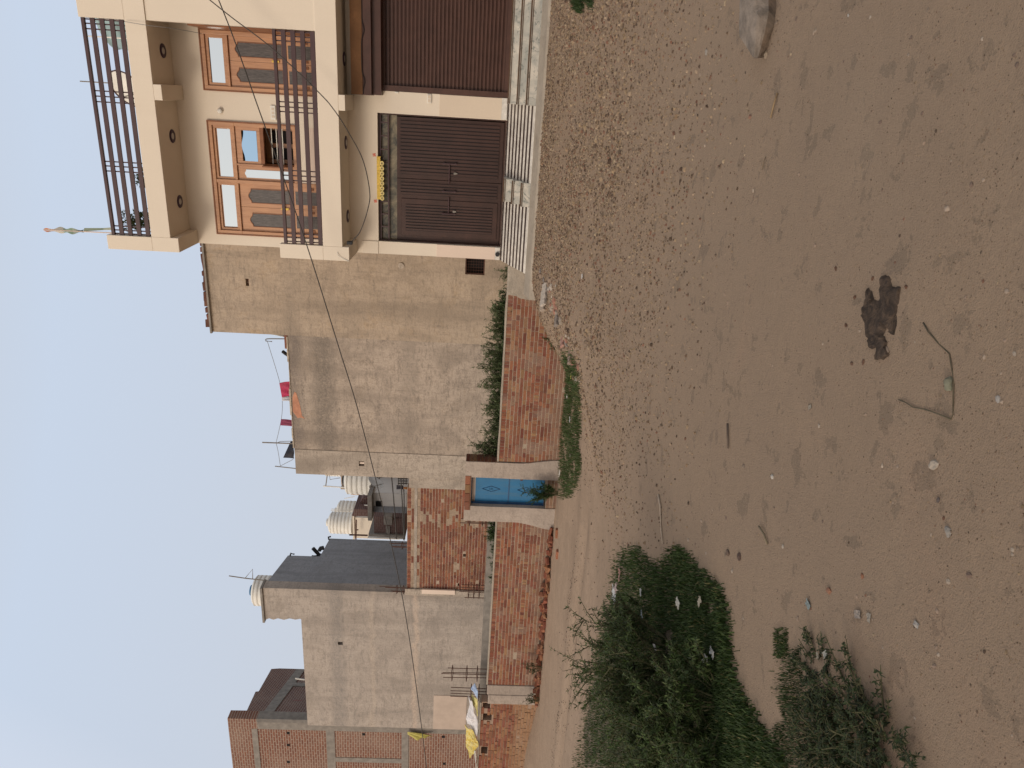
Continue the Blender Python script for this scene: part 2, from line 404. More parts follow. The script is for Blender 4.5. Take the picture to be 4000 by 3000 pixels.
def ground():
    nx, ny = len(gx), len(gy)
    vs = [(x, y, gz(x, y) if (-40 < x < 20 and y < 40) else -1.88) for y in gy for x in gx]
    fs = [(j*nx+i, j*nx+i+1, (j+1)*nx+i+1, (j+1)*nx+i) for j in range(ny-1) for i in range(nx-1)]
    me = bpy.data.meshes.new('ground'); me.from_pydata(vs, [], fs)
    ca = me.color_attributes.new('Col', 'FLOAT_COLOR', 'POINT'); buf = []
    for x, y, z in vs:
        n1 = noise.noise((x*.5, y*.5, 1)); n2 = noise.noise((x*1.7, y*1.7, 4))
        gravel = sm(-6.3, -4.2, x+n1*1.0+.10*(y-9))*sm(5.0, 8.5, y+n2*1.2+n1)
        pale = sm(-4.5, -7.5, x+n1)*sm(7.5, 10.5, y+n1) + .5*sm(4.5, 9.5, y+1.5*n1)*sm(-1.0, -4.8, x+1.2*n1)*(.8+.6*n2)
        rut = sm(-5.0, -7.0, x)*math.exp(-((y-10.55+.35*n1+.1*n2)/.22)**2)*(.7+.8*n2) + sm(-5.6, -6.6, x)*sm(-11.5, -9.5, x)*math.exp(-((y-11.5)/.55)**2)*(.45+.8*n2) + .8*max(0, n2-.18)*sm(9.5, 8, y)*sm(5.5, 6.5, y)*sm(-2.6, -3.6, x)
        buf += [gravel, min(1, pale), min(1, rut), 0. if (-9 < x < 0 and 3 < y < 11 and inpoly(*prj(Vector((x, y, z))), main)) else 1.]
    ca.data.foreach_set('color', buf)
    me.polygons.foreach_set('use_smooth', [True]*len(me.polygons))
    t = NT('bare_dirt'); a = t.add('ShaderNodeAttribute', attribute_name='Col'); s_ = t.add('ShaderNodeSeparateColor'); t.l.new(a.outputs['Color'], s_.inputs[0])
    big = t.noise(.7, 6, .6, None, .5); mid = t.noise(4, 7, .65, None, .4); fine = t.noise(38, 6, .7); vf = t.noise(140, 4, .7)
    base = t.mix(t.ramp(big, .40, .60), (.200, .142, .092), (.160, .115, .077))
    base = t.mix(t.ramp(mid, .44, .64), base, t.mix(.7, base, (.15, .106, .068)))
    reda = t.noise(.45, 4, .5, None, .8); base = t.mix(t.ramp(reda, .60, .74), base, t.mix(.7, base, (.30, .145, .085)))
    gry = t.noise(.38, 4, .5, t.mapv((1, 1, 1), (0, 0, 1.2))); base = t.mix(t.ramp(gry, .58, .75), base, t.mix(.6, base, (.25, .21, .165)))
    gn = t.noise(24, 6, .8, None, .3); gr = t.mix(t.ramp(gn, .43, .57), (.075, .048, .029), (.31, .215, .13))
    gr = t.mix(t.ramp(vf, .42, .6), t.mix(.45, gr, (.12, .075, .045)), gr)
    gr = t.mix(t.ramp(mid, .4, .65), gr, t.mix(.5, gr, (.19, .115, .068)))
    m1 = t.add('ShaderNodeMath', operation='MULTIPLY'); t.l.new(s_.outputs[0], m1.inputs[0]); m1.inputs[1].default_value = .85
    col = t.mix(m1.outputs[0], base, gr)
    col = t.mix(s_.outputs[1], col, t.mix(t.ramp(mid, .35, .7), (.50, .38, .285), (.385, .29, .215)))
    col = t.mix(s_.outputs[2], col, t.mix(t.ramp(fine, .35, .65), (.12, .08, .055), (.26, .18, .125)))
    col = t.mix(t.ramp(fine, .47, .60), col, t.mix(.42, col, (.10, .068, .045)))
    col = t.mix(t.ramp(t.noise(13, 6, .7, None, .6), .50, .63), col, t.mix(.5, col, (.09, .06, .04)))
    col = t.mix(t.ramp(t.noise(1.3, 6, .65, None, .8), .47, .62), col, t.mix(.38, col, (.12, .085, .06)))
    col = t.mix(t.ramp(t.noise(5.5, 5, .65, None, .3), .40, .30), col, t.mix(.35, col, (.40, .29, .20)))
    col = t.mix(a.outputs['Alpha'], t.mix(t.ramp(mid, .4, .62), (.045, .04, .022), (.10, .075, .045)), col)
    col = t.mix(t.ramp(vf, .60, .72), col, t.mix(.4, col, (.12, .09, .065)))
    col = t.mix(t.ramp(vf, .38, .28), col, t.mix(.3, col, (.5, .42, .34)))
    clod = t.noise(16, 5, .65, None, .4)
    gm = t.add('ShaderNodeMath', operation='MULTIPLY_ADD'); t.l.new(s_.outputs[0], gm.inputs[0]); gm.inputs[1].default_value = 2.6; gm.inputs[2].default_value = .35
    cm = t.add('ShaderNodeMath', operation='MULTIPLY'); t.l.new(clod, cm.inputs[0]); t.l.new(gm.outputs[0], cm.inputs[1])
    ad0 = t.add('ShaderNodeMath', operation='ADD'); t.l.new(fine, ad0.inputs[0]); t.l.new(vf, ad0.inputs[1])
    ad = t.add('ShaderNodeMath', operation='ADD'); t.l.new(ad0.outputs[0], ad.inputs[0]); t.l.new(cm.outputs[0], ad.inputs[1])
    t.bump(ad.outputs[0], .7, .022)
    col = t.mix(1.0, col, (.87, .82, .765), 'MULTIPLY')
    me.materials.append(t.out(col, .95))
    o = bpy.data.objects.new('ground', me); COL.objects.link(o); tag(o, 'bare brown dirt ground sloping up to the cream house', 'ground', kind='structure')
ground()

def rockpts(mb, c, sx, sy, sz, col, sub=1, jit=.25, seed=0):
    """irregular stone: a displaced icosphere, squashed"""
    bm = bmesh.new(); bmesh.ops.create_icosphere(bm, subdivisions=sub, radius=1)
    i0 = len(mb.v); a = seed*1.7; ca, sa = math.cos(a), math.sin(a)
    for v in bm.verts:
        k = 1+jit*2*noise.noise(v.co*1.1+Vector((seed*3.1, seed, 0)))+jit*.6*noise.noise(v.co*3+Vector((seed, 0, 7)))
        x, y, z = v.co.x*sx*k, v.co.y*sy*k, max(v.co.z*k, -.55)*sz
        mb.v.append((c[0]+x*ca-y*sa, c[1]+x*sa+y*ca, c[2]+z))
    for f in bm.faces: mb.f.append(tuple(i0+v.index for v in f.verts)); mb.c.append(col)
    bm.free()
def chip(mb, c, s, col, hk=.0):
    a = rnd(0, 6.28); p = []
    n = random.choice((4, 5, 5)); hgt = s*rnd(.15, .45)+s*hk*rnd(.2, 1.1)
    for q in range(n):
        an = a+q*6.283/n+rnd(-.3, .3); r = s*rnd(.55, 1.1); p.append((c[0]+r*math.cos(an), c[1]+r*.8*math.sin(an)))
    i0 = len(mb.v); mb.v += [(x, y, c[2]-.2*s) for x, y in p]; mb.v += [(lerp(c[0], x, .6)+rnd(-.1, .1)*s, lerp(c[1], y, .6), c[2]+hgt*rnd(.7, 1.1)) for x, y in p]
    mb.f.append(tuple(i0+n+q for q in range(n))); mb.c.append(col)
    for q in range(n):
        w = (q+1) % n; mb.f.append((i0+q, i0+w, i0+n+w, i0+n+q)); mb.c.append(mul(col, 1))
def pebbles():
    mb = MB(); pal = [(.25,.18,.11),(.23,.165,.10),(.29,.225,.15),(.21,.145,.09),(.14,.092,.06),(.25,.18,.115),(.09,.06,.04),(.17,.085,.055),(.28,.21,.145),(.17,.125,.088),(.11,.072,.046),(.08,.05,.034)]
    n = 0
    while n < 6500:                                   # near field
        px, py = rnd(2500, 4000), rnd(0, 3000); p = gnd(px, py)
        if p.y > 7: continue
        s = rnd(.002, .005)*(2.0 if random.random() < .04 else 1)*(1 if p.y < 4 else 1.7)
        chip(mb, (p.x, p.y, p.z), s, mul(random.choice(pal), rnd(.7, 1.15))); n += 1
    n = 0
    while n < 30000:                                  # rough fill in front of the house
        y = 4.4+9.9*random.random()**.85; x = rnd(-7.2, 2.3)
        if x > .14*y+.9: continue
        if y > 13.95 and x > -3.8: continue
        d = noise.noise((x*.7, y*.7, 11))*.8+.4*noise.noise((x*2, y*2, 3)); k = sm(-5.6, -2.6, x+.06*(y-9))*sm(3.9, 7.6, y)
        if random.random() > k*(.68+d)+.008: continue
        s = rnd(.008, .024)*(1.9 if random.random() < .04 else 1)*(.7 if y < 8 else 1)
        chip(mb, (x, y, gz(x, y)), s, mul(random.choice(pal), rnd(.85, 1.35)), .5); n += 1
    n = 0
    while n < 800:                                   # crumbs along the wheel ruts of the track
        x = rnd(-15, -5); y = random.choice((10.6, 11.4, 11.5))+random.gauss(0, .3)
        if noise.noise((x*.8, y*1.5, 6)) < -.05: continue
        chip(mb, (x, y, gz(x, y)), rnd(.006, .022), mul(random.choice(pal), rnd(.65, 1.1)), .3); n += 1
    o = mb.build('gravel', M['stone'], loc=(0, 0, 0)); tag(o, 'loose gravel and clods scattered over the dirt', 'gravel', kind='stuff')
pebbles()
# --- END PART 1
# ================================================================== CREAM HOUSE
house = thing('two_storey_house', (1, 18, -.9), 'cream two storey house with maroon railings, wooden doors and striped ramps', 'house')
def hp(mb, name, m, **k): return mb.build(name, M[m] if isinstance(m, str) else m, house, **k)
def wallholes(mb, x0, x1, z0, z1, y0, y1, holes):
    for a, b, c, d in cells(x0, x1, z0, z1, holes): mb.box(a, b, y0, y1, c, d)
mb = MB()   # body and storey walls
mb.box(-3.30, 6, 17.3, 24, -1.3, 6.36)
wallholes(mb, -3.325, 6, -1.3, 2.96, 15.65, 15.90, [(-3.06, -.485, -.25, 2.355), (-.07, 3.2, -.25, 2.27)])
wallholes(mb, -3.325, 6, 3.30, 6.37, 15.75, 16.0, [(-3.08, -2.0, 3.3, 5.765), (-2.0, -.838, 4.03, 5.765), (-.24, .834, 3.3, 5.765)])
mb.box(-3.324, -3.26, 16.0, 17.3, -1.3, 6.36); mb.box(-.32, -.25, 15.9, 17.3, -1.3, 2.9)
hp(mb, 'wall', 'cream')
mb = MB(); mb.box(-3.25, 5.9, 17.2, 17.29, -1.2, 6.3); mb.box(-3.25, 5.9, 16.0, 17.29, 3.02, 3.06); hp(mb, 'interior_wall', 'void')
# balcony slab, beams, corner post
mb = MB()
mb.box(-3.04, 6, 14.75, 15.75, 2.945, 3.335)
mb.box(-3.325, -3.04, 14.75, 15.75, 2.815, 3.335); mb.box(-.46, -.18, 14.75, 15.65, 2.82, 2.945)
mb.box(-3.325, -3.04, 14.75, 14.90, 3.335, 4.20)
hp(mb, 'balcony', 'cream', bevel=.008)
mb = MB(); mb.box(.875, 6, 14.775, 14.95, 3.335, 6.352); hp(mb, 'balcony_wall', 'cream')
mb = MB(); mb.box(.845, .873, 14.97, 15.72, 3.345, 5.7); hp(mb, 'side_door', 'wood_dark')
mb = MB()
mb.box(-3.04, 6, 14.75, 24, 6.355, 6.73); mb.box(-3.325, -3.04, 14.75, 24, 6.205, 6.73)
mb.box(-.47, -.195, 14.75, 15.75, 6.205, 6.355)
mb.box(-3.325, -3.045, 14.75, 14.92, 6.73, 7.61); mb.box(.86, 6, 14.75, 14.92, 6.73, 7.54)
mb.box(.86, 6, 14.92, 15.1, 6.73, 7.3)
hp(mb, 'roof_parapet', 'cream', bevel=.008)
# railings
def railing(zs, xs, x0, x1, name):
    mb = MB(); y = 14.80
    mb.box(x0, x1, y-.03, y+.03, zs[0]-.03, zs[0]+.03)
    for z in zs[1:]: mb.box(x0, x1, y-.015, y+.015, z-.042, z+.042)
    o = hp(mb, name, 'railm', bevel=.004)
    for x in xs:
        b = MB(); b.box(x-.011, x+.011, y+.0155, y+.038, zs[-1]-.07, zs[0]-.031); b.build('bar', M['railm'], o)
railing((4.085, 3.918, 3.748, 3.572, 3.392), (.84, .765, .68, -.366, -.454, -.54, -1.61, -1.707, -1.80, -2.84, -2.917, -2.995), -3.03, .865, 'balcony_railing')
railing((7.485, 7.322, 7.152, 6.977, 6.807), (.835, .764, .676, -.369, -.463, -.56, -1.636, -1.721, -1.815, -2.87, -2.95, -3.02), -3.04, .855, 'roof_railing')
# soffit lights
for z, pts in ((6.353, ((.40, 15.35), (-1.14, 15.36), (-2.41, 15.38))), (2.943, ((.46, 15.40), (-1.07, 15.36), (-2.52, 15.37)))):
    for x, y in pts:
        b = MB(); b.lathe([(.07, -.012), (.125, -.014), (.13, -.004), (.13, 0), (.07, 0)], (x, y, z), 24); o = hp(b, 'ceiling_light', 'groove', smooth=True)
        o.data.materials.clear(); o.data.materials.append(M['purple']) if 'purple' in M else o.data.materials.append(M['groove'])
        b = MB(); b.lathe([(.001, -.02), (.05, -.018), (.069, -.008), (.069, 0)], (x, y, z), 24); b.build('lens', M['lens'] if 'lens' in M else M['white'], o, smooth=True)

# --- wooden doors and window upstairs
YD = 15.75
def frame(mb, x0, x1, z0, z1, w, y0, y1, bottom=True):
    mb.box(x0, x0+w, y0, y1, z0, z1); mb.box(x1-w, x1, y0, y1, z0, z1); mb.box(x0+w, x1-w, y0, y1, z1-w, z1)
    if bottom: mb.box(x0+w, x1-w, y0, y1, z0, z0+w)
def ogee(x0, x1, z0, z1, a=.06, n=12):
    p = [(x0, z0), (x1, z0)]
    for i in range(n+1):
        t = 1-2*i/n; p.append(((x0+x1)/2+t*(x1-x0)/2, z1-a+a*(.5+.5*math.cos(math.pi*min(1, abs(t)*1.12)))*1.0))
    return p
def leaf(parent, x0, x1, z0, z1, pane, apane, low=True):
    b = MB(); st = .09
    px0, px1 = pane
    b.box(x0, x1, YD+.03, YD+.07, z0, z1)
    o = b.build('door_leaf', M['wood'], parent, bevel=.004)
    g = MB(); g.prism(ogee(px0, px1, 4.225, apane), YD+.0265, YD+.031); g.build('pane', M['fluted'], o)
    g = MB()
    pts = ogee(px0-.012, px1+.012, 4.213, apane+.012); inn = ogee(px0, px1, 4.225, apane)
    n = len(pts)
    for k in range(n):
        j = (k+1) % n; A_, B_, C_, D_ = pts[k], pts[j], inn[j], inn[k]
        y0, y1 = YD+.016, YD+.0295
        g.hexa([(A_[0], y0, A_[1]), (B_[0], y0, B_[1]), (C_[0], y0, C_[1]), (D_[0], y0, D_[1]), (A_[0], y1, A_[1]), (B_[0], y1, B_[1]), (C_[0], y1, C_[1]), (D_[0], y1, D_[1])])
    g.build('moulding', M['wood_dark'], o)
    if low:
        g = MB(); g.box(px0, px1, YD+.0262, YD+.031, 3.62, 4.10); g.build('pane', M['fluted'], o)
        cx = (x0+x1)/2
        for k in (-1, 1):
            xx = cx+k*((x1-x0)/2-.055)
            for zz in (3.72, 3.55): g = MB(); g.box(xx-.025, xx+.025, YD+.012, YD+.031, zz, zz+.08); g.build('carved_block', M['wood_dark'], o)
    return o
# right door
b = MB(); frame(b, -.24, .834, 3.34, 5.765, .075, YD-.03, YD+.09, False); b.box(-.165, .759, YD-.015, YD+.08, 5.255, 5.30); rd = hp(b, 'balcony_door', 'wood', bevel=.006)
b = MB(); frame(b, -.262, .856, 3.34, 5.787, .022, YD-.045, YD-.002, False); b.build('architrave', M['wood_dark'], rd)
b = MB(); frame(b, -.165, .759, 5.30, 5.69, .06, YD+.01, YD+.06); o = b.build('transom_sash', M['wood'], rd, bevel=.004)
b = MB(); b.box(-.105, .70, YD+.04, YD+.05, 5.36, 5.63); b.build('pane', M['glass'], o)
leaf(rd, .312, .759, 3.36, 5.25, (.40, .645), 5.125); leaf(rd, -.165, .308, 3.36, 5.25, (-.06, .18), 5.125)
b = MB(); b.box(.325, .36, YD-.005, YD+.03, 4.28, 4.42); b.tube([(.343, YD-.03, 4.36), (.41, YD-.03, 4.36)], .009); b.build('door_handle', M['yellow'], rd)
# left unit: double door plus window under one frame
b = MB()
frame(b, -3.08, -.838, 5.25, 5.765, .07, YD-.03, YD+.09, False)
b.box(-3.08, -3.01, YD-.03, YD+.09, 3.34, 5.25); b.box(-.908, -.838, YD-.03, YD+.09, 4.03, 5.25)
b.box(-2.03, -1.96, YD-.028, YD+.09, 3.34, 5.695)
b.box(-3.01, -2.03, YD-.015, YD+.08, 5.255, 5.30); b.box(-1.96, -.908, YD-.015, YD+.08, 5.255, 5.30); b.box(-1.96, -.908, YD-.02, YD+.08, 4.03, 4.09)
b.box(-1.665, -1.63, YD-.01, YD+.08, 4.09, 5.255)
ld = hp(b, 'door_and_window_frame', 'wood', bevel=.006)
b = MB(); b.box(-3.102, -.816, YD-.045, YD-.002, 5.765, 5.787); b.box(-3.102, -3.08, YD-.045, YD-.002, 3.34, 5.765); b.box(-.838, -.816, YD-.045, YD-.002, 4.03, 5.765); b.build('architrave', M['wood_dark'], ld)
for x0, x1, g0, g1 in ((-3.01, -2.03, -2.94, -2.075), (-1.96, -.908, -1.915, -.972)):
    b = MB(); b.box(x0, x1, YD+.045, YD+.06, 5.30, 5.695); frame(b, x0, x1, 5.30, 5.695, .05, YD+.01, YD+.044); o = b.build('transom_sash', M['wood'], ld, bevel=.004)
    b = MB(); b.box(g0, g1, YD+.04, YD+.0445, 5.335, 5.62); b.build('pane', M['glass'], o)
leaf(ld, -2.505, -2.03, 3.36, 5.25, (-2.41, -2.14), 5.07); leaf(ld, -3.01, -2.509, 3.36, 5.25, (-2.905, -2.64), 5.07)
b = MB(); b.box(-2.53, -2.49, YD-.005, YD+.03, 4.25, 4.40); b.tube([(-2.51, YD-.03, 4.33), (-2.44, YD-.03, 4.33)], .009); b.build('door_handle', M['yellow'], ld)
# window: fixed upper light (blue), open casement with bars, side light
b = MB(); wallholes(b, -1.63, -.908, 4.76, 5.25, YD+.02, YD+.06, [(-1.575, -.98, 4.825, 5.13)]); o = b.build('upper_sash', M['wood'], ld, bevel=.004)
b = MB(); b.prism(ogee(-1.575, -.98, 4.825, 5.135, .05), YD+.016, YD+.03); b.build('pane', M['glass_blue'], o)
b = MB(); b.box(-1.96, -1.665, YD+.03, YD+.07, 4.09, 5.25); o = b.build('side_sash', M['wood'], ld, bevel=.004)
b = MB(); b.prism(ogee(-1.905, -1.745, 4.215, 5.115, .03), YD+.022, YD+.031); b.build('pane', M['glass'], o)
b = MB(); b.box(-1.62, -.915, YD+.40, YD+.44, 4.09, 4.76); o = b.build('inner_shutter', M['wood'], ld)
b = MB(); b.box(-1.54, -1.31, YD+.385, YD+.399, 4.14, 4.62); b.box(-1.22, -.97, YD+.385, YD+.399, 4.14, 4.62); b.build('pane', M['void'], o)
b = MB()
for z in (4.21, 4.31, 4.43, 4.53): b.tube([(-1.63, YD+.05, z), (-.908, YD+.05, z)], .009, 6)
b.build('window_bar', M['white'], ld)
b = MB(); b.box(-1.63, -.908, YD+.02, YD+.06, 4.68, 4.76); b.box(-1.63, -.908, YD-.10, YD+.0, 4.655, 4.672); b.build('casement_rail', M['wood_dark'], ld)
b = MB(); b.prismz([(-1.63, YD), (-1.655, YD-.26), (-1.63, YD-.26), (-1.60, YD)], 4.09, 4.67); b.build('open_casement', M['wood_dark'], ld)
b = MB(); b.box(-1.95, -.86, YD-.012, YD-.001, 3.36, 3.62); b.box(-1.95, -.86, YD-.012, YD-.001, 3.66, 3.80); hp(b, 'skirting_tile', 'pink_tile')
# fittings
b = MB(); b.lathe([(.001, 0), (.05, .0), (.05, .05), (.03, .07), (.001, .07)], (0, 0, 0), 16)
b.v = [(-.63+x, YD-z, 5.50+y) for x, y, z in b.v]; hp(b, 'bulb_holder', 'white', smooth=True)
b = MB(); b.box(-.74, -.47, YD-.03, YD, 4.40, 4.50); o = hp(b, 'switch_board', 'white', bevel=.006)
for k in range(3): b = MB(); b.box(-.70+k*.07, -.66+k*.07, YD-.036, YD-.0301, 4.425, 4.475); b.build('switch', M['tile'], o)
b = MB(); b.box(-.25, -.085, 15.615, 15.65, 1.275, 1.36); o = hp(b, 'switch_board', 'white', bevel=.006)
for k in range(2): b = MB(); b.box(-.235+k*.075, -.175+k*.075, 15.608, 15.6149, 1.29, 1.345); b.build('switch', M['tile'], o)
b = MB(); b.box(-.1, -.075, 15.62, 15.65, 1.93, 2.0); hp(b, 'cable_clip', 'white')
# ground floor cladding
b = MB(); b.box(-.47, -.075, 15.632, 15.65, -.13, 1.115); hp(b, 'tile_cladding', 'tile', bevel=.003)
b = MB(); b.box(-3.325, -3.062, 15.632, 15.65, -.135, 1.115); hp(b, 'tile_cladding', 'pink_tile', bevel=.003)
b = MB(); b.box(-.475, -.07, 15.622, 15.65, -.24, -.131); hp(b, 'plinth', 'white_marble', bevel=.003)
b = MB(); b.box(-3.325, -3.06, 15.622, 15.65, -.24, -.136); hp(b, 'plinth', 'white_marble', bevel=.003)
b = MB(); b.lathe([(.035, 0), (.045, 0), (.045, .05), (.035, .05)], (0, 0, 0), 14); b.v = [(-3.2+x, 15.625-z, -.19+y) for x, y, z in b.v]; hp(b, 'drain_pipe', 'black')
b = MB(); b.box(-3.325, -3.06, 15.63, 15.65, 2.36, 2.70); hp(b, 'pillar_band', 'cream', bevel=.004)
# gate
b = MB(); frame(b, -3.06, -.485, -.25, 2.355, .03, 15.74, 15.80, False); b.box(-3.03, -.515, 15.75, 15.79, -.247, -.215)
gate = hp(b, 'gate', 'gate')
def ribs(mb, x0, x1, z0, z1, n, y):
    w = (x1-x0)/n
    for k in range(n): mb.box(x0+k*w+.011, x0+(k+1)*w-.011, y, y+.02, z0, z1)
def gleaf(x0, x1, name, groups, parent=gate, y=15.80, z0=-.205, z1=1.98):
    b = MB(); b.box(x0+.004, x1-.004, y, y+.03, z0, z1)
    for hz in groups: b.box(hz[0]-.012, hz[1]+.012, y-.008, y+.001, hz[2]-.012, hz[3]+.012)
    o = b.build(name, M['groove'] if False else M['gate'], parent)
    for hz in groups:
        d = MB(); d.box(hz[0], hz[1], y-.0095, y-.0085, hz[2], hz[3]); d.build('recess', M['groove'], o)
        r_ = MB(); ribs(r_, hz[0], hz[1], hz[2], hz[3], hz[4], y-.024); r_.build('rib_panel', M['gate'], o, bevel=.003)
    return o
g1 = gleaf(-1.745, -.535, 'gate_leaf', [(-1.66, -.60, -.12, 1.91, 15)])
g2 = gleaf(-3.03, -1.749, 'gate_leaf', [(-2.075, -1.815, -.12, 1.905, 4)])
b = MB(); b.box(-2.925, -2.155, 15.776, 15.80, -.145, 1.885); wk = b.build('wicket_door', M['gate'], g2, bevel=.004)
d = MB(); d.box(-2.82, -2.26, 15.7745, 15.7755, -.04, 1.795); d.build('recess', M['groove'], g2)
d = MB(); ribs(d, -2.82, -2.26, -.04, 1.795, 9, 15.76); d.build('rib_panel', M['gate'], g2, bevel=.003)
def bolt(x0, x1, hx_, parent):
    b = MB(); b.tube([(x0, 15.745, .89), (x1, 15.745, .89)], .014, 8); b.tube([(hx_, 15.72, 1.03), (hx_, 15.72, .735)], .013, 8)
    b.box(hx_-.02, hx_+.02, 15.72, 15.79, .99, 1.02); b.box(hx_-.02, hx_+.02, 15.72, 15.79, .75, .78); b.build('bolt', M['railm'], parent)
bolt(-1.42, -1.80, -1.40, g1); bolt(-2.08, -2.43, -2.42, g2)
b = MB(); b.tube([(-1.96, 15.72, 1.03), (-1.96, 15.72, .735)], .013, 8); b.box(-1.98, -1.94, 15.72, 15.79, .99, 1.02); b.box(-1.98, -1.94, 15.72, 15.79, .75, .78); b.build('pull_handle', M['railm'], g2)
for x, pr in ((-1.59, g1), (-2.37, g2)):
    b = MB(); b.prism([(x-.022, .80), (x+.022, .80), (x+.02, .755), (x, .715), (x-.02, .755)], 15.735, 15.756); b.build('hasp', M['conc'], pr)
b = MB(); b.box(-3.03, -.515, 15.752, 15.785, 2.135, 2.165); b.box(-3.03, -.515, 15.752, 15.785, 2.30, 2.325)
for k in range(9): x = -2.76+k*.262; b.box(x-.012, x+.012, 15.755, 15.782, 2.165, 2.30)
b.build('transom_grille', M['railm'], gate)
t = NT('dusty_transom_glass'); n1 = t.noise(4, 5, .6, None, 1.2)
MT = t.out(t.mix(t.ramp(n1, .35, .65), (.05, .05, .04), (.24, .20, .13)), .15)
b = MB(); b.box(-3.05, -.50, 15.84, 15.86, 1.985, 2.35); b.build('transom_pane', MT, gate)
b = MB(); b.box(-3.05, -.5, 15.95, 16.0, -.24, 1.98); b.build('gate_backing', M['void'], gate)
# painted emblems beside the garland
for x, z in ((-1.30, 2.425), (-2.225, 2.41)):
    b = MB(); a = .03; w = .006; y0, y1 = 15.645, 15.65
    b.box(x-w, x+w, y0, y1, z-a, z+a); b.box(x-a, x-w, y0, y1, z-w, z+w); b.box(x+w, x+a, y0, y1, z-w, z+w)
    b.box(x+w, x+a, y0, y1, z+a-2*w, z+a); b.box(x-a, x-w, y0, y1, z-a, z-a+2*w); b.box(x+a-2*w, x+a, y0, y1, z-a, z-w); b.box(x-a, x-a+2*w, y0, y1, z+w, z+a)
    hp(b, 'wall_emblem', 'redmark')
# shutter
prof = []
z = 2.25
while z > -.22:
    prof += [(15.74, z), (15.715, z-.008), (15.715, z-.050), (15.74, z-.058), (15.728, z-.062), (15.728, z-.072)]; z -= .076
prof = [p for p in prof if p[1] > -.235]
poly = prof + [(15.80, prof[-1][1]), (15.80, 2.25)]
b = MB()
n = len(prof)
for k in range(n-1):
    (y0, z0), (y1, z1) = prof[k], prof[k+1]
    b.face([(.04, y0, z0), (.04, y1, z1), (3.1, y1, z1), (3.1, y0, z0)])
b.box(.0, 3.15, 15.745, 15.76, -.24, 2.26)
sh = hp(b, 'rolling_shutter', 'maroon')
b = MB(); b.box(-.068, .04, 15.64, 15.74, -.24, 2.265); b.build('guide_rail', M['maroon'], sh, bevel=.004)
b = MB(); b.box(.04, 3.1, 15.70, 15.745, -.245, -.16); b.build('bottom_bar', M['maroon'], sh)
b = MB(); b.prismx([(15.70, 2.84), (15.30, 2.80), (15.36, 2.58), (15.30, 2.56), (15.30, 2.41), (15.70, 2.41)], -.165, 6); b.box(-.164, 6, 15.352, 15.36, 2.585, 2.80) if False else None; b.box(-.155, 6, 15.42, 15.70, 2.24, 2.41)
hd = b.build('shutter_hood', M['maroon'], sh)
b = MB(); b.prismx([(15.294, 2.80), (15.352, 2.59), (15.36, 2.59), (15.302, 2.80)], -.16, 5.9); b.build('hood_reflection', plain('brown_hood_reflection', (.20, .10, .045), .45, .3, 3), hd)  # warm reflection on the hood's upper face, put in as a brown sheet
b = MB(); pts = []
for k in range(30): x = -.15+k*.07; pts.append((x, 15.295-.01*math.sin(x*3), 2.575-.045*max(0, math.sin(x*7+1))**3+.01*math.sin(x*3)))
b.tube(pts, .012, 6); b.build('rolled_edge', M['groove'], hd, smooth=True)
# marble steps and striped ramps
def stairs(x0, x1):
    s = MB(); NZ = []
    for k, (y0, y1, zt) in enumerate(((15.10, 15.65, -.245), (14.80, 15.10, -.41), (14.50, 14.80, -.575))):
        s.box(x0, x1, y0, y1+(0 if k == 0 else .001), -1.1, zt); nz = MB(); NZ.append(nz); nz.box(x0+.001, x1-.001, y0-.018, y0+.03, zt-.004, zt+.018)
        nz.box(x0+.001, x1-.001, y0-.008, y0-.0005, zt-.034, zt-.02)
    o = hp(s, 'steps', 'marble', bevel=.004); [q.build('nosing', M['nosing'], o) for q in NZ]
stairs(-.165, 6); stairs(-2.015, -1.565)
def ramp(x0, x1):
    O = (15.62, -.25); E2 = (14.46, -.742); n = 16
    a = MB(); a.prismx([(15.64, -.27), (E2[0], E2[1]-.02), (E2[0], -1.1), (15.64, -1.1)], x0, x1); o = hp(a, 'ramp', 'cement')
    w = MB(); d = MB()
    for k in range(n):
        t0, t1 = k/n, (k+1)/n
        y0, z0, y1, z1 = lerp(O[0], E2[0], t0), lerp(O[1], E2[1], t0), lerp(O[0], E2[0], t1), lerp(O[1], E2[1], t1)
        if k % 2 == 0: d.prismx([(y0, z0), (y1, z1), (y1, z1-.04), (y0, z0-.04)], x0+.004, x1-.004)
        else: w.prismx([(y0, z0+.001), (y1, z1+.001), (y1, z1-.04), (y0, z0-.04)], x0, x1)
    w.build('white_strip', M['white_marble'], o); d.build('dark_strip', M['dark_strip'], o)
ramp(-1.564, -.167); ramp(-3.325, -2.017)
b = MB(); X = [-3.75+.3*k for k in range(34)]
for x0, x1 in zip(X, X[1:]):
    f = lambda x: .05*noise.noise((x*1.3, 0, 0)); za, zb = gz(x0, 14.2), gz(x1, 14.2)
    b.hexa([(x0, 14.02+f(x0), min(za-.05, -.9)), (x1, 14.02+f(x1), min(zb-.05, -.9)), (x1, 14.47, -1.1), (x0, 14.47, -1.1), (x0, 14.06+f(x0), -.835), (x1, 14.06+f(x1), -.835), (x1, 14.47, -.75), (x0, 14.47, -.75)])
hp(b, 'cement_apron', 'cement')
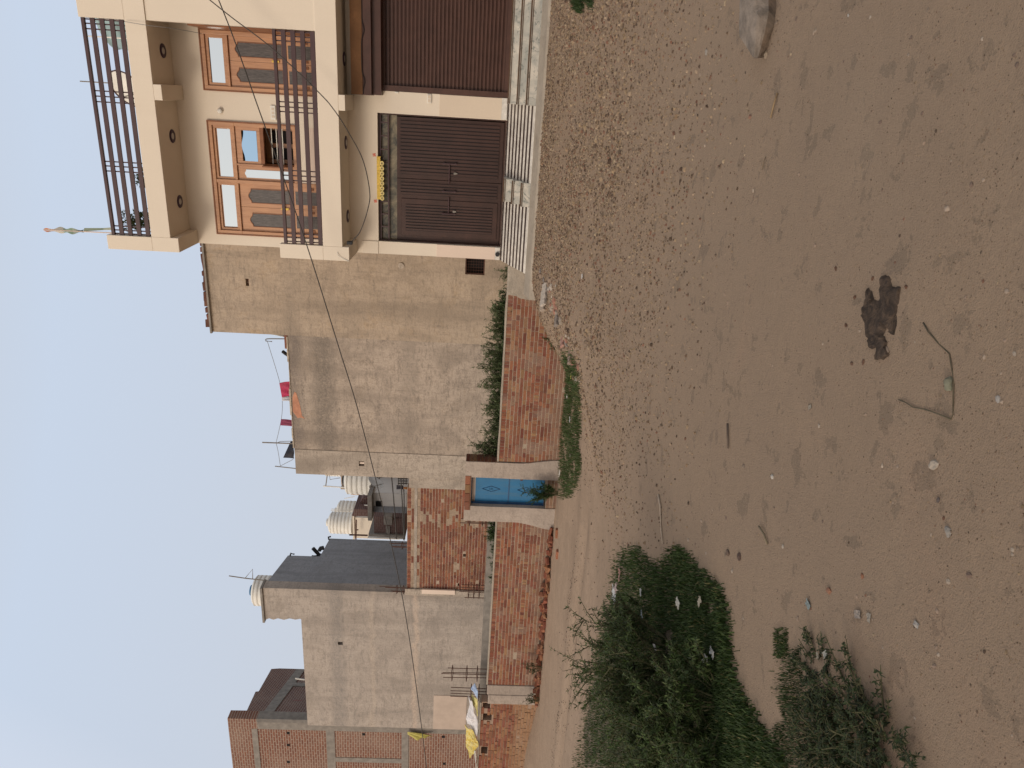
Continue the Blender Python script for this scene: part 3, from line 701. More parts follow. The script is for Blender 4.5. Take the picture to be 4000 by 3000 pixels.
# garland over the gate
gar = thing('door_garland', (-1.77, 15.63, 2.37), 'yellow fabric door garland with eight round tassels above the brown gate', 'garland')
b = MB()
for k in range(40):
    x = -2.185+k*.0215; b.prism([(x, 2.30+rnd(-.01, .01)), (x+.0215, 2.30+rnd(-.01, .01)), (x+.0215, 2.375), (x, 2.375)], 15.625+rnd(0, .012), 15.645)
b.build('band', M['yellow'], gar)
for k in range(8):
    x = -2.155+k*.1; 
    b = MB(); b.prism([(x+.046*math.cos(a*.5236), 2.265+.042*math.sin(a*.5236)) for a in range(12)], 15.605, 15.622); o = b.build('tassel', M['yellowpale'], gar)
    b = MB(); b.disc_y(x, 15.6035, 2.263, .014, .022, 15.6049, 10); b.box(x-.004, x+.004, 15.6035, 15.6049, 2.255, 2.285); b.build('tassel_mark', M['nosing'], o)
b = MB()
for k in range(8): x = -2.155+k*.1; b.lathe([(.003, -.09), (.02, -.06), (.024, -.03), (.003, 0)], (x+.01, 15.70, 2.23), 8)
# roof things
def pbox(p0, p1, Y):   # two opposite photo corners on a plane Y
    a, c = at(*p0, Y=Y), at(*p1, Y=Y); return min(a.x, c.x), max(a.x, c.x), min(a.z, c.z), max(a.z, c.z)
def ribbed_tank(name, c, r, h, m, label, lid=None, group=None, nrib=6):
    root = thing(name, c, label, 'water tank', group)
    pr = [(.02, 0), (r, 0)]
    bh = h*.80
    for k in range(nrib):
        z0 = bh*k/nrib; d = bh/nrib; pr += [(r, z0+.02*h), (r*1.0, z0+d*.55), (r*.955, z0+d*.68), (r*.955, z0+d*.85), (r, z0+d*.97)]
    pr += [(r, bh), (r*.85, bh+h*.06), (r*.5, bh+h*.12), (r*.30, bh+h*.14)]
    b = MB(); b.lathe(pr, c, 28); b.build('body', m, root, smooth=True)
    b = MB(); b.lathe([(r*.29, bh+h*.13), (r*.34, bh+h*.14), (r*.34, bh+h*.19), (r*.25, bh+h*.2), (.01, bh+h*.2)], c, 20); b.build('lid', lid or m, root, smooth=True)
    return root
M['teal'] = plain('faded_teal_plastic', (.26, .36, .36), .5, .15, 2)
M['purple'] = plain('dark_purple_ring', (.045, .02, .04), .4, .1)
M['lens'] = plain('frosted_lens', (.45, .42, .38), .3, .05)
for o in list(COL.objects):
    if o.name.startswith('ceiling_light'): o.data.materials[0] = M['purple']
    if o.name.startswith('lens'): o.data.materials[0] = M['lens']
c = at(455, 197, Y=17)
ribbed_tank('water_tank', (c.x+.74, 17.3, 6.74), .72, 1.72, M['teal'], 'teal ribbed water tank on the cream house roof behind the railing', M['maroon'], nrib=4)
p = at(520, 335, Y=16.6)
dish = thing('satellite_dish', (p.x, 16.6, 6.73), 'white satellite dish with dark rim behind the roof railing', 'satellite dish')
b = MB(); ctr = Vector((p.x, 16.6, at(512, 345, Y=16.6).z)); nrm = Vector((-.55, -.75, .25)).normalized(); ax = nrm.cross(Vector((0, 0, 1))).normalized(); bx = ax.cross(nrm)
i0 = 0; rings = 6; N = 24
for k in range(rings+1):
    r_ = .42*k/rings
    for q in range(N):
        a = 6.2832*q/N; b.v.append(tuple(ctr+ax*r_*math.cos(a)+bx*r_*math.sin(a)*.95+nrm*(.12*(k/rings)**2)))
for k in range(rings):
    for q in range(N): w = (q+1) % N; b.f.append((k*N+q, k*N+w, (k+1)*N+w, (k+1)*N+q)); b.c.append(None)
b.build('reflector', M['white'], dish, smooth=True)
b = MB(); b.tube([ctr+ax*.42*math.cos(a*.2618)+bx*.40*math.sin(a*.2618)+nrm*.12 for a in range(25)], .016, 6); b.build('rim', M['railm'], dish)
b = MB(); b.tube([(p.x, 16.7, 6.73), (p.x, 16.7, ctr.z)], .03, 8); b.tube([ctr-bx*.35+nrm*.1, ctr+nrm*.42], .014, 6); b.build('mount', M['conc'], dish)
p = at(440, 325, Y=19.5); q = at(313, 319, Y=19.5)
rod = thing('lightning_rod', (p.x, 19.5, 6.73), 'thin metal rod with small cone base on the cream house roof', 'rod')
b = MB(); b.tube([(p.x, 19.5, p.z), (p.x, 19.5, q.z)], .016, 6); b.build('shaft', M['conc'], rod)
b = MB(); b.lathe([(.16, -.05), (.15, 0), (.02, .36), (.01, .38)], (p.x, 19.5, p.z-.3), 8); b.tube([(p.x, 19.5, 6.73), (p.x, 19.5, p.z-.3)], .03, 6); b.build('cone', M['pink_tile'], rod)
p = at(345, 141, Y=16.3); 
b = MB(); b.tube([(p.x, 16.3, 6.73), (p.x, 16.3, at(338, 141, Y=16.3).z)], .014, 6); tag(b.build('pole', M['white']), 'thin white pole before the teal tank behind the roof railing', 'pole')
# flag
p0 = at(420, 908, Y=15.2); p1 = at(171, 897, Y=15.2)
fl = thing('flag', (p0.x, 15.2, 6.73), 'limp green, pale and orange flag wound round a pole on the roof corner', 'flag')
b = MB(); b.tube([(p0.x, 15.2, 6.73), (p1.x, 15.2, p1.z)], .012, 8); b.build('pole', M['pink_tile'], fl)
FLC = [(.5,.2,.1),(.5,.3,.2),(.55,.5,.42),(.5,.48,.4),(.25,.33,.26),(.2,.28,.2),(.3,.36,.3),(.08,.12,.1)]
b = MB(); L = p1.z-p0.z
M['cloth'] = vcol('cloth_fabric', .8, .2, 30, .1, .005)
for k in range(24):
    t0, t1 = k/24, (k+1)/24
    f = lambda t: Vector((lerp(p1.x, p0.x, t*.62), 15.2, lerp(p1.z, p0.z, t*.62)))
    wd = lambda t: .015+.045*math.sin(min(1, t*1.1)*2.6)+.02*math.sin(t*19)
    a, c = f(t0), f(t1)
    for s_ in (-1, 1):
        b.face([a+Vector((s_*.012, -.015, 0)), a+Vector((s_*wd(t0)*.9, -.03*math.sin(t0*11), 0)), c+Vector((s_*wd(t1)*.9, -.03*math.sin(t1*11), 0)), c+Vector((s_*.012, -.015, 0))], FLC[min(7, int(t0*8))])
q = f(1)
b.face([q, q+Vector((.07, .0, -.03)), q+Vector((.085, .03, -.4)), q+Vector((.045, .02, -.4))], (.22,.27,.2)); b.face([q+Vector((.045, .02, -.4)), q+Vector((.085,.03,-.4)), q+Vector((.11,0,-.56)), q+Vector((.06,0,-.58))], (.33,.36,.28))
b.build('cloth', M['cloth'], fl)
# --- END PART 2
# ================================================================== PLASTERED HOUSE WITH CLOTHESLINES
hA = thing('plastered_house', (-7, 22, -1.9), 'tall blank ochre grey plastered house wall between the cream house and the blue gate', 'house')
b = MB(); wallholes(b, -6.13, -3.0, -2, 7.08, 18.2, 18.5, [(-4.28, -3.86, .08, .57), (-4.87, -4.68, 6.01, 6.09)]); b.box(-6.13, -3.0, 18.5, 26, -2, 7.08)
b.build('tall_wall', M['plastA'], hA)
b = MB(); wallholes(b, -9.5, -6.131, -2, 5.12, 18.215, 18.5, []); b.box(-10.2, -6.131, 18.5, 26, -2, 5.10); lw = b.build('low_wall', M['plastA2'], hA)
b = MB(); wallholes(b, -10.2, -9.44, -2, 5.11, 18.195, 18.5, [(-9.88, -9.73, 3.2, 3.35)]); b.build('side_strip', M['plastD'], hA)
b = MB(); b.box(-9.88, -9.73, 18.3, 18.34, 3.2, 3.35); b.build('brick_hole', M['brickfarL'], hA)
b = MB(); b.box(-9.83, -9.78, 18.24, 18.3, 3.21, 3.34); b.build('brick_piece', M['pink_tile'], hA)
b = MB(); b.box(-4.87, -4.68, 18.3, 18.33, 6.01, 6.09); b.build('brick_hole', M['brickfarL'], hA)
b = MB(); frame(b, -4.28, -3.86, .08, .57, .03, 18.23, 18.28); 
for k in range(1, 5): b.box(-4.25+k*.072, -4.245+k*.072, 18.25, 18.26, .11, .54)
for k in range(1, 7): b.box(-4.25, -3.89, 18.245, 18.255, .10+k*.065, .105+k*.065)
wg = b.build('window_grille', M['rust'], hA); b = MB(); b.box(-4.28, -3.86, 18.4, 18.42, .08, .57); b.build('window_back', M['void'], wg)
b = MB(); b.prism([(-8.5, 4.78), (-8.42, 4.86), (-8.1, 4.9), (-7.75, 4.98), (-7.72, 5.03), (-7.9, 5.09), (-8.3, 5.10), (-8.49, 4.98), (-8.47, 4.9)], 18.209, 18.2145); b.build('paint_patch', plain('salmon_patch', (.50, .24, .15), .9, .25, 8), hA)
b = MB(); b.box(-6.15, -3.0, 18.12, 18.2, 7.03, 7.075); b.build('roof_slab_edge', M['conc'], hA)
b = MB()
x = -9.4
while x < -6.3: w = rnd(.2, .5); b.box(x, x+w-.01, 18.19, 18.3, 5.121, 5.13+rnd(.0, .045)); x += w
b.build('parapet_crust', plain('pale_crust', (.5, .43, .34), .9, .4, 9, .4), hA)
b = MB(); b.lathe([(.05, 0), (.075, 0), (.075, .03), (.05, .03)], (0, 0, 0), 14); p = at(1567, 1038, Y=18.2); b.v = [(p.x+x_, 18.2-z_, p.z+y_) for x_, y_, z_ in b.v]; b.build('pipe_stub', M['plastD'], hA)
# loose bricks lined along the roof edge
proto = None; x = -6.02; k = 0
while x < -3.75:
    L = rnd(.11, .24); h = rnd(.075, .15) if random.random() < .75 else .07
    if random.random() < .9:
        b = MB(); b.box(-L/2, L/2, -.055, .055, 0, h, mul(brickcol(), .62)); o = b.build('loose_brick', M['brickv'], loc=(0, 0, 0), bevel=.008)
        o.location = (x+L/2, 18.28+rnd(-.03, .03), 7.08); o.rotation_euler = (rnd(-.05, .05), rnd(-.08, .08), rnd(-.25, .25))
        tag(o, 'dark loose brick lying in the row on the tall plastered roof edge', 'brick', 'loose bricks along the roof edge')
    x += L+rnd(-.01, .05); k += 1
# clotheslines
def cable(name, pts, r, m, label, cat='cable', n=5, group=None, sub=8):
    P = [Vector(p) for p in pts]; out = []
    for i in range(len(P)-1):
        p0, p1, p2, p3 = P[max(i-1, 0)], P[i], P[i+1], P[min(i+2, len(P)-1)]
        for s_ in range(sub):
            t = s_/sub; out.append(.5*((2*p1)+(p2-p0)*t+(2*p0-5*p1+4*p2-p3)*t*t+(3*p1-p0-3*p2+p3)*t**3))
    out.append(P[-1]); b = MB(); b.tube(out, r, n); return tag(b.build(name, m, smooth=True), label, cat, group)
YC = 19.0
def loc8(x, y): return (1000+x*.4219, 1200+y*.4219)
def c8(x, y, Y=YC): return at(*loc8(x, y), Y=Y)
M['wire'] = plain('dark_wire', (.05, .045, .04), .6, .1)
M['wirelt'] = plain('grey_wire', (.22, .22, .22), .6, .1)
cable('clothesline', [c8(105, 318), c8(125, 380), c8(220, 697), c8(243, 865), c8(235, 1030), c8(186, 1255)], .007, M['wirelt'], 'clothesline sagging over the plastered roof from hook to pole', 'clothesline')
cable('clothesline', [c8(186, 1258), c8(205, 1340), c8(225, 1470)], .007, M['wirelt'], 'short clothesline between pole and rod above the dark blue cloth', 'clothesline')
def cloth(name, pts, col, label, folds=.04, nx=10, cat='cloth', grp=None):
    a, b_, c, d = [Vector(p) for p in pts]   # top-left, top-right, bottom-right, bottom-left
    mb = MB(); n = nx
    for i in range(n+1):
        for j in range(n+1):
            s_, t_ = i/n, j/n; p = a.lerp(b_, s_).lerp(d.lerp(c, s_), t_)
            p.y += folds*math.sin(s_*14+t_*3)*t_+folds*.5*math.sin(s_*31)*t_; mb.v.append(tuple(p))
    for i in range(n):
        for j in range(n):
            q = i*(n+1)+j; mb.f.append((q, q+n+1, q+n+2, q+1)); mb.c.append(mul(col, rnd(.85, 1.1)))
    o = mb.build(name, M['cloth'], smooth=True); sd = o.modifiers.new('s', 'SOLIDIFY'); sd.thickness = .01
    return tag(o, label, cat, grp)
cloth('hanging_cloth', [c8(240, 832), c8(217, 702), c8(316, 680), c8(318, 825)], (.42, .03, .09), 'crimson cloth hanging on the clothesline over the salmon paint patch', .05)
cloth('hanging_cloth', [c8(242, 866), c8(240, 834), c8(320, 822), c8(322, 868)], (.5, .5, .52), 'white cloth hanging beside the crimson cloth', .04)
cloth('hanging_cloth', [c8(226, 1093), c8(232, 1036), c8(338, 1040), c8(342, 1102)], (.22, .03, .08), 'maroon towel hanging on the clothesline beside a pole', .03)
cloth('hanging_cloth', [c8(252, 1392), c8(322, 1240), c8(352, 1245), c8(352, 1400)], (.012, .016, .03), 'dark blue cloth slung over the roof edge below two poles', .03)
def pole(name, a, c, r, m, label, cat='pole', grp=None):
    b = MB(); b.tube([a, c], r, 6); return tag(b.build(name, M[m] if isinstance(m, str) else m), label, cat, grp)
pole('pole', c8(360, 1263), c8(58, 1252), .018, 'conc', 'taller grey pole holding the clothesline on the plastered roof')
pole('pole', c8(380, 1495), c8(176, 1472), .014, 'conc', 'shorter thin rod at the left corner of the plastered roof')
b = MB(); b.tube([c8(270, 293), c8(130, 292), c8(100, 294), c8(88, 300), c8(92, 313), c8(148, 318)], .016, 6); tag(b.build('hook_pole', M['wirelt']), 'bent grey hook pole at the step of the plastered roof', 'pole')
b = MB(); b.tube([c8(186, 1258), c8(225, 1243), c8(340, 1240)], .010, 5); b.tube([c8(225, 1470), c8(345, 1408)], .008, 5); tag(b.build('brace', M['wirelt']), 'thin slanted brace wires of the clothesline poles', 'wire')
b = MB(); p = c8(262, 300, 18.4); b.box(p.x-.22, p.x+.16, 18.3, 18.42, 5.13, 5.24, (.22, .09, .06)); tag(b.build('loose_brick', M['brickv'], bevel=.01), 'reddish brick lying at the foot of the roof hook pole', 'brick')
p = c8(268, 437, 18.5); b = MB(); b.tube([(p.x-.08, 18.5, 5.14), (p.x+.02, 18.5, p.z-.02), (p.x+.1, 18.45, p.z+.04)], .045, 8); tag(b.build('roof_spout', M['black']), 'short dark pipe spout sticking up on the plastered roof edge', 'pipe')
cloth('white_sack', [c8(52, 236, 19.6), c8(60, 220, 19.6), c8(262, 225, 19.6), c8(262, 275, 19.6)], (.55, .53, .48), 'white sheet bundle against the roof step of the plastered house', .05)

# ================================================================== BACK BRICK WALL
hB = thing('back_brick_wall', (-12.2, 18.4, -1.9), 'red brick back wall with pale mortar smears behind the blue gate', 'wall')
mb = MB(); rows = ['E', 'S'] + ['S', 'S', 'H', 'S', 'S', 'S']*6
def dirtyB(x, z, c):
    n = noise.noise((x*1.1, z*1.6, 21)); n2 = noise.noise((x*3, z*3, 5))
    if z < 2.0 and (n > .46 or 1.66 < z < 1.85 or abs(x+11.5) < .2+n2*.2) and random.random() < .7: k = rnd(.8, 1.1); return (.38*k, .28*k, .20*k)
    return c
brickwall(mb, -14.03, -10.55, 2.01, -2.0, 18.3, .23, rows, mort=(.42, .32, .24), dirty=dirtyB, holes=[(-10.98, -10.88, .19, .28), (-11.33, -11.23, .2, .29), (-12.84, -12.74, .26, .35), (-13.9, -13.8, .4, .48)])
mb.build('brickwork', M['brickv'], hB)
b = MB(); b.box(-10.55, -10.2, 18.27, 18.5, -2, 1.96); b.box(-14.25, -14.03, 18.24, 18.5, -2, 2.06); b.box(-14.03, -10.5, 18.285, 18.29, 1.72, 1.80); b.build('plaster_strip', M['plastD'], hB)
for hx0 in ((-10.98, -10.88, .19, .28), (-11.33, -11.23, .2, .29), (-12.84, -12.74, .26, .35), (-13.9, -13.8, .4, .48)): b = MB(); b.box(hx0[0], hx0[1], 18.45, 18.47, hx0[2], hx0[3]); b.build('putlog_hole', M['void'], hB)
b = MB(); b.box(-14.15, -14.0, 18.2, 18.26, .55, 1.55); b.build('pink_panel', M['pink_tile'], hB)
b = MB(); b.box(-17.5, -9.6, 16.55, 16.8, -2, -.31); tag(b.build('low_dark_wall', M['dkwall'] if 'dkwall' in M else M['conc']), 'low dark brick plinth behind the middle boundary wall', 'wall')
# ================================================================== GREY HOUSE, BLUE-GREY SIDE
hC = thing('grey_plastered_house', (-17, 22, -1.9), 'two storey grey plastered house with a jagged raised corner', 'house')
b = MB(); wallholes(b, -19.75, -14.285, -2, 5.27, 18.4, 18.7, [(-16.37, -16.25, 4.02, 4.17), (-15.44, -14.285, -2, 5.3)])
b.prism([(-15.44, -2), (-14.285, -2), (-14.285, 6.37), (-15.5, 6.40), (-15.42, 6.25), (-15.47, 6.12), (-15.41, 5.98), (-15.46, 5.8), (-15.40, 5.62), (-15.44, 5.45), (-15.40, 5.3), (-15.44, 5.25)], 18.4, 18.75)
b.build('front_wall', M['plastB'], hC)
b = MB(); b.box(-16.37, -16.25, 18.55, 18.6, 4.02, 4.17); b.build('vent_hole', M['void'], hC)
b = MB(); b.box(-15.55, -14.27, 18.34, 18.8, 6.375, 6.44); b.build('roof_slab', M['conc'], hC)
sd_ = Vector((-.265, .964, 0)).normalized(); Os = Vector((-14.28, 18.4, 0)); ns = Vector((sd_.y, -sd_.x, 0))
def sk(px, py): q = atp(px, py, Os, ns); return (q-Os).dot(sd_), q.z
pts = [sk(1120, 2176), sk(1136, 2170), sk(1247, 2178), sk(1250, 2160), sk(1288, 2104)]
def quadstrip(mb, O, u, n, prof, z0, th, col=None):
    for (a, za), (c, zc) in zip(prof, prof[1:]):
        if c-a < .002: continue
        P = lambda s_, d, z: (O.x+u.x*s_+n.x*d, O.y+u.y*s_+n.y*d, z)
        mb.hexa([P(a, 0, z0), P(c, 0, z0), P(c, -th, z0), P(a, -th, z0), P(a, 0, za), P(c, 0, zc), P(c, -th, zc), P(a, -th, za)], col)
L1 = pts[1][0]; L2 = pts[4][0]
zt = lambda p: p[1]
prof = [(0.09, 6.37), (L1, zt(pts[0])), (L1+.01, zt(pts[2])), (L2, zt(pts[4])), (L2+.02, zt(pts[4])-.02)]
b = MB(); quadstrip(b, Os, sd_, ns, prof, -2, .25); b.build('side_wall', M['plastC'], hC)
b = MB(); b.prismz([(-19.7, 18.75), (-14.6, 18.75), (-15.4, 22), (-19.7, 24)], -2, 5.1); b.build('back_block', M['plastC'], hC)
b = MB(); b.prismz([(-15.4, 18.8), (-14.6, 18.8), (-14.6+sd_.x*L1, 18.4+sd_.y*L1), (-16+sd_.x*L1, 18.4+sd_.y*L1)], 5.1, 6.3); b.build('stair_block', M['plastC'], hC)
def Sk(s_, d, z): return (Os.x+sd_.x*s_+ns.x*d, Os.y+sd_.y*s_+ns.y*d, z)
b = MB(); b.tube([Sk(L1+.05, -.1, zt(pts[2])), Sk(L1+.4, -.1, zt(pts[2])+.05), Sk(L1+.2, -.1, zt(pts[2])+.3)], .07, 6); q0 = at(1247, 2168, Y=20.5); q1 = at(1222, 2141, Y=20.5); b.tube([q0, q1], .06, 6)
b.tube([at(1248, 2150, Y=20.5), at(1252, 2142, Y=20.5), at(1264, 2140, Y=20.5)], .07, 6); tag(b.build('roof_pipes', M['black']), 'black pipe stubs on the step of the blue grey wall', 'pipe')
b = MB(); b.tube([at(1133, 2172, Y=20.5), at(1136, 2162, Y=20.5), at(1150, 2165, Y=20.5)], .03, 5); b.tube([at(1285, 2108, Y=22), at(1283, 2098, Y=22), at(1292, 2096, Y=22)], .03, 5); tag(b.build('roof_scrap', M['wire']), 'dark scrap ends on the blue grey wall top', 'scrap')
p = at(1027, 2305, Y=20.2)
ribbed_tank('water_tank', (p.x-.02, 20.2, 6.35), .5, 1.05, M['white'], 'white water tank with a blue lid on the jagged grey roof', M['bluelid'] if 'bluelid' in M else M['blue'])
b = MB(); P5 = lambda x_, y_, Y=19.6: at(900+x_*.5425, 1700+y_*.5425, Y=Y)
b.tube([P5(270, 1048), P5(105, 1030), P5(-10, 1013)], .018, 5); b.tube([P5(105, 1030), P5(160, 965), P5(160, 1035)], .015, 5); tag(b.build('antenna', M['conc']), 'thin antenna mast with a triangular arm beside the blue lidded tank', 'antenna')
# ================================================================== FAR LEFT BRICK HOUSE
hD = thing('brick_frame_house', (-21, 20, -1.9), 'tall bare brick house with concrete frame bands', 'house')
u2 = Vector((-.43, .90, 0)).normalized(); n2 = Vector((u2.y, -u2.x, 0)); O2 = Vector((-19.75, 18.6, 0))
M['brickfarR'] = bricktex('far_brick_side', (u2.x, u2.y), (.17, .078, .058), (.13, .058, .047), (.28, .22, .18), msz=.016)
b = MB(); b.box(-27, -20.18, 18.62, 18.9, -2, 7.97); b.build('brick_wall', M['brickfarL'], hD)
b = MB(); b.box(-20.19, -19.76, 18.6, 18.95, -2, 7.0)
for z0, z1 in ((7.01, 7.2), (4.45, 4.73), (1.96, 2.2)): b.box(-27, -20.19, 18.6, 18.7, z0, z1)
b.box(-21.6, -21.4, 18.605, 18.7, 2.2, 4.45); b.build('concrete_frame', M['conc'], hD)
b = MB(); b.box(-20.2, -19.76, 18.605, 18.95, 7.0, 7.96); b.build('corner_brick', M['brickfarL'], hD)
b = MB(); sp = [(.36, 7.99), (.9, 7.90), (.91, 7.5), (2.0, 7.52), (2.6, 7.62), (2.61, 7.5), (4.6, 7.56), (5.0, 7.5), (6.2, 7.45), (6.4, 7.2)]
pe = [atp(*q, O2, n2) for q in ((946, 2797), (1009, 2702), (1060, 2613), (1060, 2613))]
se = [((q-O2).dot(u2), q.z) for q in pe]
spx = [(.36, 7.97), (.7, 7.93), (max(.71, se[0][0]), se[0][1]), (se[1][0], se[1][1]+.1), (se[1][0]+.05, se[1][1]), (se[2][0], se[2][1]), (se[2][0]+.1, se[2][1]-.3)]
quadstrip(b, O2, u2, n2, spx, -2, .3); b.build('side_brick_wall', M['brickfarR'], hD)
Ls = se[2][0]
b = MB()
for z0, z1 in ((6.6, 6.95),): b.fbox(O2, u2, n2, .36, Ls, -.1, .03, z0, z1)
b.fbox(O2, u2, n2, Ls*.62, Ls*.62+.35, -.1, .035, -2, 6.6); b.fbox(O2, u2, n2, .0, .36, -.1, .01, -2, 7.0); b.build('side_concrete_band', M['conc'], hD)
b = MB()
for q in ((1110, 2845), (1125, 2865), (1126, 2912), (1126, 2978), (1420, 2870), (1424, 2968), (1732, 2880), (1735, 2985)):
    p = at(*q, Y=18.6); b = MB(); b.box(p.x-.05, p.x+.05, 18.612, 18.62, p.z-.05, p.z+.05); b.build('putlog_hole', M['void'], hD)
q = [at(1150, 2790, Y=20.2), at(1145, 2735, Y=20.2), at(1196, 2735, Y=20.2), at(1200, 2790, Y=20.2)]
cloth('hanging_cloth', q, (.30, .015, .05), 'dark red cloth drying on the grey roof in front of the far brick wall', .05)
b = MB(); b.tube([at(1199, 2826, Y=19), at(1108, 2808, Y=19)], .03, 5); b.tube([at(1195, 2806, Y=19), at(1115, 2818, Y=19)], .025, 5); tag(b.build('leaning_planks', M['white']), 'two pale sticks leaning at the left end of the grey roof', 'planks')
pole('pole', at(1190, 2655, Y=19.2), at(1153, 2650, Y=19.2), .025, 'white', 'short white pipe on the grey roof before the far brick wall')
tarp = [(.5, .42, .08), (.55, .5, .15)]
cloth('yellow_rag', [at(1592, 2868, Y=18.5), at(1592, 2858, Y=18.5), at(1690, 2872, Y=18.5), at(1625, 2890, Y=18.5)], (.45, .40, .10), 'yellow green rag snagged on the far brick wall', .04)
# ================================================================== BACKGROUND ROOFS IN THE GAP
A2 = lambda x_, y_: (1100+x_*.2712, 1750+y_*.2712)
def abox(mb, x0, y0, x1, y1, Y, d, col=None):
    xa, xb, za, zb = pbox(A2(x0, y0), A2(x1, y1), Y); mb.box(xa, xb, Y, Y+d, za, zb, col); return xa, xb, za, zb
M['whitewash'] = paint('whitewashed_wall', (.72, .68, .62), (.3, .28, .26), .6)
M['purplebrick'] = bricktex('dark_brick', (1, 0), (.13, .065, .055), (.10, .05, .045), (.2, .15, .13))
room = thing('whitewashed_room', tuple(at(*A2(1800, 800), Y=25)), 'small whitewashed rooftop room with a dark concrete overhang and a square hole', 'building')
b = MB(); xa, xb, za, zb = abox(b, 1320, 640, 1800, 940, 25, 3.0); b.build('wall', M['whitewash'], room)
b = MB(); b.box(xa-.15, xb+.1, 24.6, 28.2, zb, zb+.16); b.build('roof_slab', M['conc'], room)
b = MB(); abox(b, 1355, 765, 1445, 845, 24.97, .03); b.build('window_hole', M['void'], room)
b = MB(); abox(b, 1315, 835, 1800, 940, 24.98, .02); b.build('bare_cement', M['plastC'], room)
b = MB(); xr = xb; b.box(xr+.001, xr+2.2, 26.4, 28, za, zb-.1); b.build('side_wall', M['plastC'], room)
p = at(*A2(1270, 530), Y=25.8)
ribbed_tank('water_tank', (p.x, 26.2, zb+.17), .62, 1.25, M['white'], 'large white ribbed water tank on the whitewashed rooftop room', M['black'], nrib=5)
p = at(*A2(1375, 470), Y=23.6)
dn = thing('satellite_dish', (p.x, 23.6, p.z-.8), 'grey satellite dish in front of the large white water tank', 'satellite dish')
b = MB(); ctr = p; nrm = Vector((-.3, -.8, .45)).normalized(); ax = nrm.cross(Vector((0, 0, 1))).normalized(); bx = ax.cross(nrm)
for k in range(5):
    for q in range(20): r_ = .30*k/4; a = .31416*q; b.v.append(tuple(ctr+ax*r_*math.cos(a)+bx*r_*1.1*math.sin(a)+nrm*.08*(k/4)**2))
for k in range(4):
    for q in range(20): w = (q+1) % 20; b.f.append((k*20+q, k*20+w, (k+1)*20+w, (k+1)*20+q)); b.c.append(None)
b.build('reflector', plain('grey_dish', (.34, .34, .33), .5), dn, smooth=True)
b = MB(); b.tube([ctr-nrm*.02, ctr-nrm*.2, (p.x+.1, 23.9, p.z-.8)], .025, 6); b.tube([ctr-bx*.28, ctr+nrm*.35], .012, 5); b.lathe([(.001, 0), (.05, 0), (.05, .08), (.001, .08)], ctr+nrm*.33, 10); b.build('mount', M['conc'], dn)
bh = thing('dark_brick_house', tuple(at(*A2(1780, 1150), Y=27)), 'dark purple brick house with concrete corner column in the gap', 'building')
b = MB(); abox(b, 1330, 985, 1780, 1240, 27, 4); abox(b, 1040, 880, 1790, 975, 28.5, 4)
xa, xb, za, zb = pbox(A2(1180, 715), A2(1300, 975), 29); b.prism([(xa, za-2), (xb, za-2), (xb, zb+.02), (xa, zb+.55), (xa-.05, zb+.55)], 29, 32); b.build('brick_wall', M['purplebrick'], bh)
b = MB(); abox(b, 1250, 1241, 1780, 1300, 26.9, 4); abox(b, 1470, 985, 1590, 1110, 26.6, .4); abox(b, 1500, 1130, 1560, 1240, 26.96, .04); b.build('concrete_column', M['conc'], bh)
b = MB(); abox(b, 1240, 1296, 1780, 1312, 26.7, .1); b.build('pale_pipe', M['white'], bh)
ch_ = thing('cream_block', tuple(at(*A2(1700, 1150), Y=31)), 'small cream water tank room above the dark brick house', 'building')
b = MB(); abox(b, 1050, 1000, 1700, 1320, 31, 3); b.build('wall', M['cream2'] if 'cream2' in M else M['cream'], ch_)
b = MB(); abox(b, 1020, 985, 1052, 1320, 30.9, 3.2); b.build('roof_slab', M['cream'], ch_)
p = at(*A2(1020, 1115), Y=32)
ribbed_tank('water_tank', (p.x, 32.2, p.z), .56, 1.35, M['white'], 'white ribbed water tank on the cream tank room', nrib=6)
p = at(*A2(1080, 925), Y=35)
ribbed_tank('water_tank', (p.x, 35, p.z-.3), .62, 1.5, M['whiteold'] if 'whiteold' in M else M['white'], 'farther grey white water tank behind the dark brick parapet', nrib=6)
p = at(*A2(850, 385), Y=38)
ribbed_tank('water_tank', (p.x+.35, 38.4, p.z), .62, 1.1, M['white'], 'partly hidden white tank above the beige block beside the plastered wall', nrib=5)
bb = thing('beige_block', tuple(at(*A2(1300, 450), Y=38)), 'beige rooftop block with peach wall behind the large white tank', 'building')
b = MB(); abox(b, 850, 300, 1300, 545, 38, 3); abox(b, 850, 575, 1300, 612, 37.5, .8); b.build('wall', M['plastA'], bb)
b = MB(); abox(b, 995, 560, 1500, 695, 39, 3); b.build('peach_wall', plain('peach_wall', (.50, .33, .22), .9, .15, 2), bb)
for (x0, y0, x1, y1, Y, r_, lab) in ((1000, 575, 600, 548, 36, .035, 'pale pole beside the beige rooftop block'), (1050, 882, 715, 880, 33, .02, 'thin rod before the farther grey white tank, nearer the plastered wall'), (1050, 905, 710, 903, 33, .02, 'thin rod before the farther grey white tank, nearer the white ribbed tank'), (1240, 1258, 975, 1250, 26.6, .035, 'rusty pole standing at the column of the dark brick house'), (1050, 700, 905, 728, 38, .02, 'slanted thin rod behind the peach wall'), (1260, 825, 1190, 822, 28.6, .02, 'short rod on the dark brick parapet')):
    pole('pole', at(*A2(x0, y0), Y=Y), at(*A2(x1, y1), Y=Y), r_, 'rust' if 'rusty' in lab else 'white', lab)
b = MB(); b.tube([at(*A2(1075, 1035), Y=30.5), at(*A2(1070, 1318), Y=30.5)], .035, 6); b.tube([at(*A2(1070, 1180), Y=30.5), at(*A2(1105, 1178), Y=30.5)], .03, 6); tag(b.build('rusty_pipe', M['rust']), 'brown horizontal pipe before the cream tank room', 'pipe')
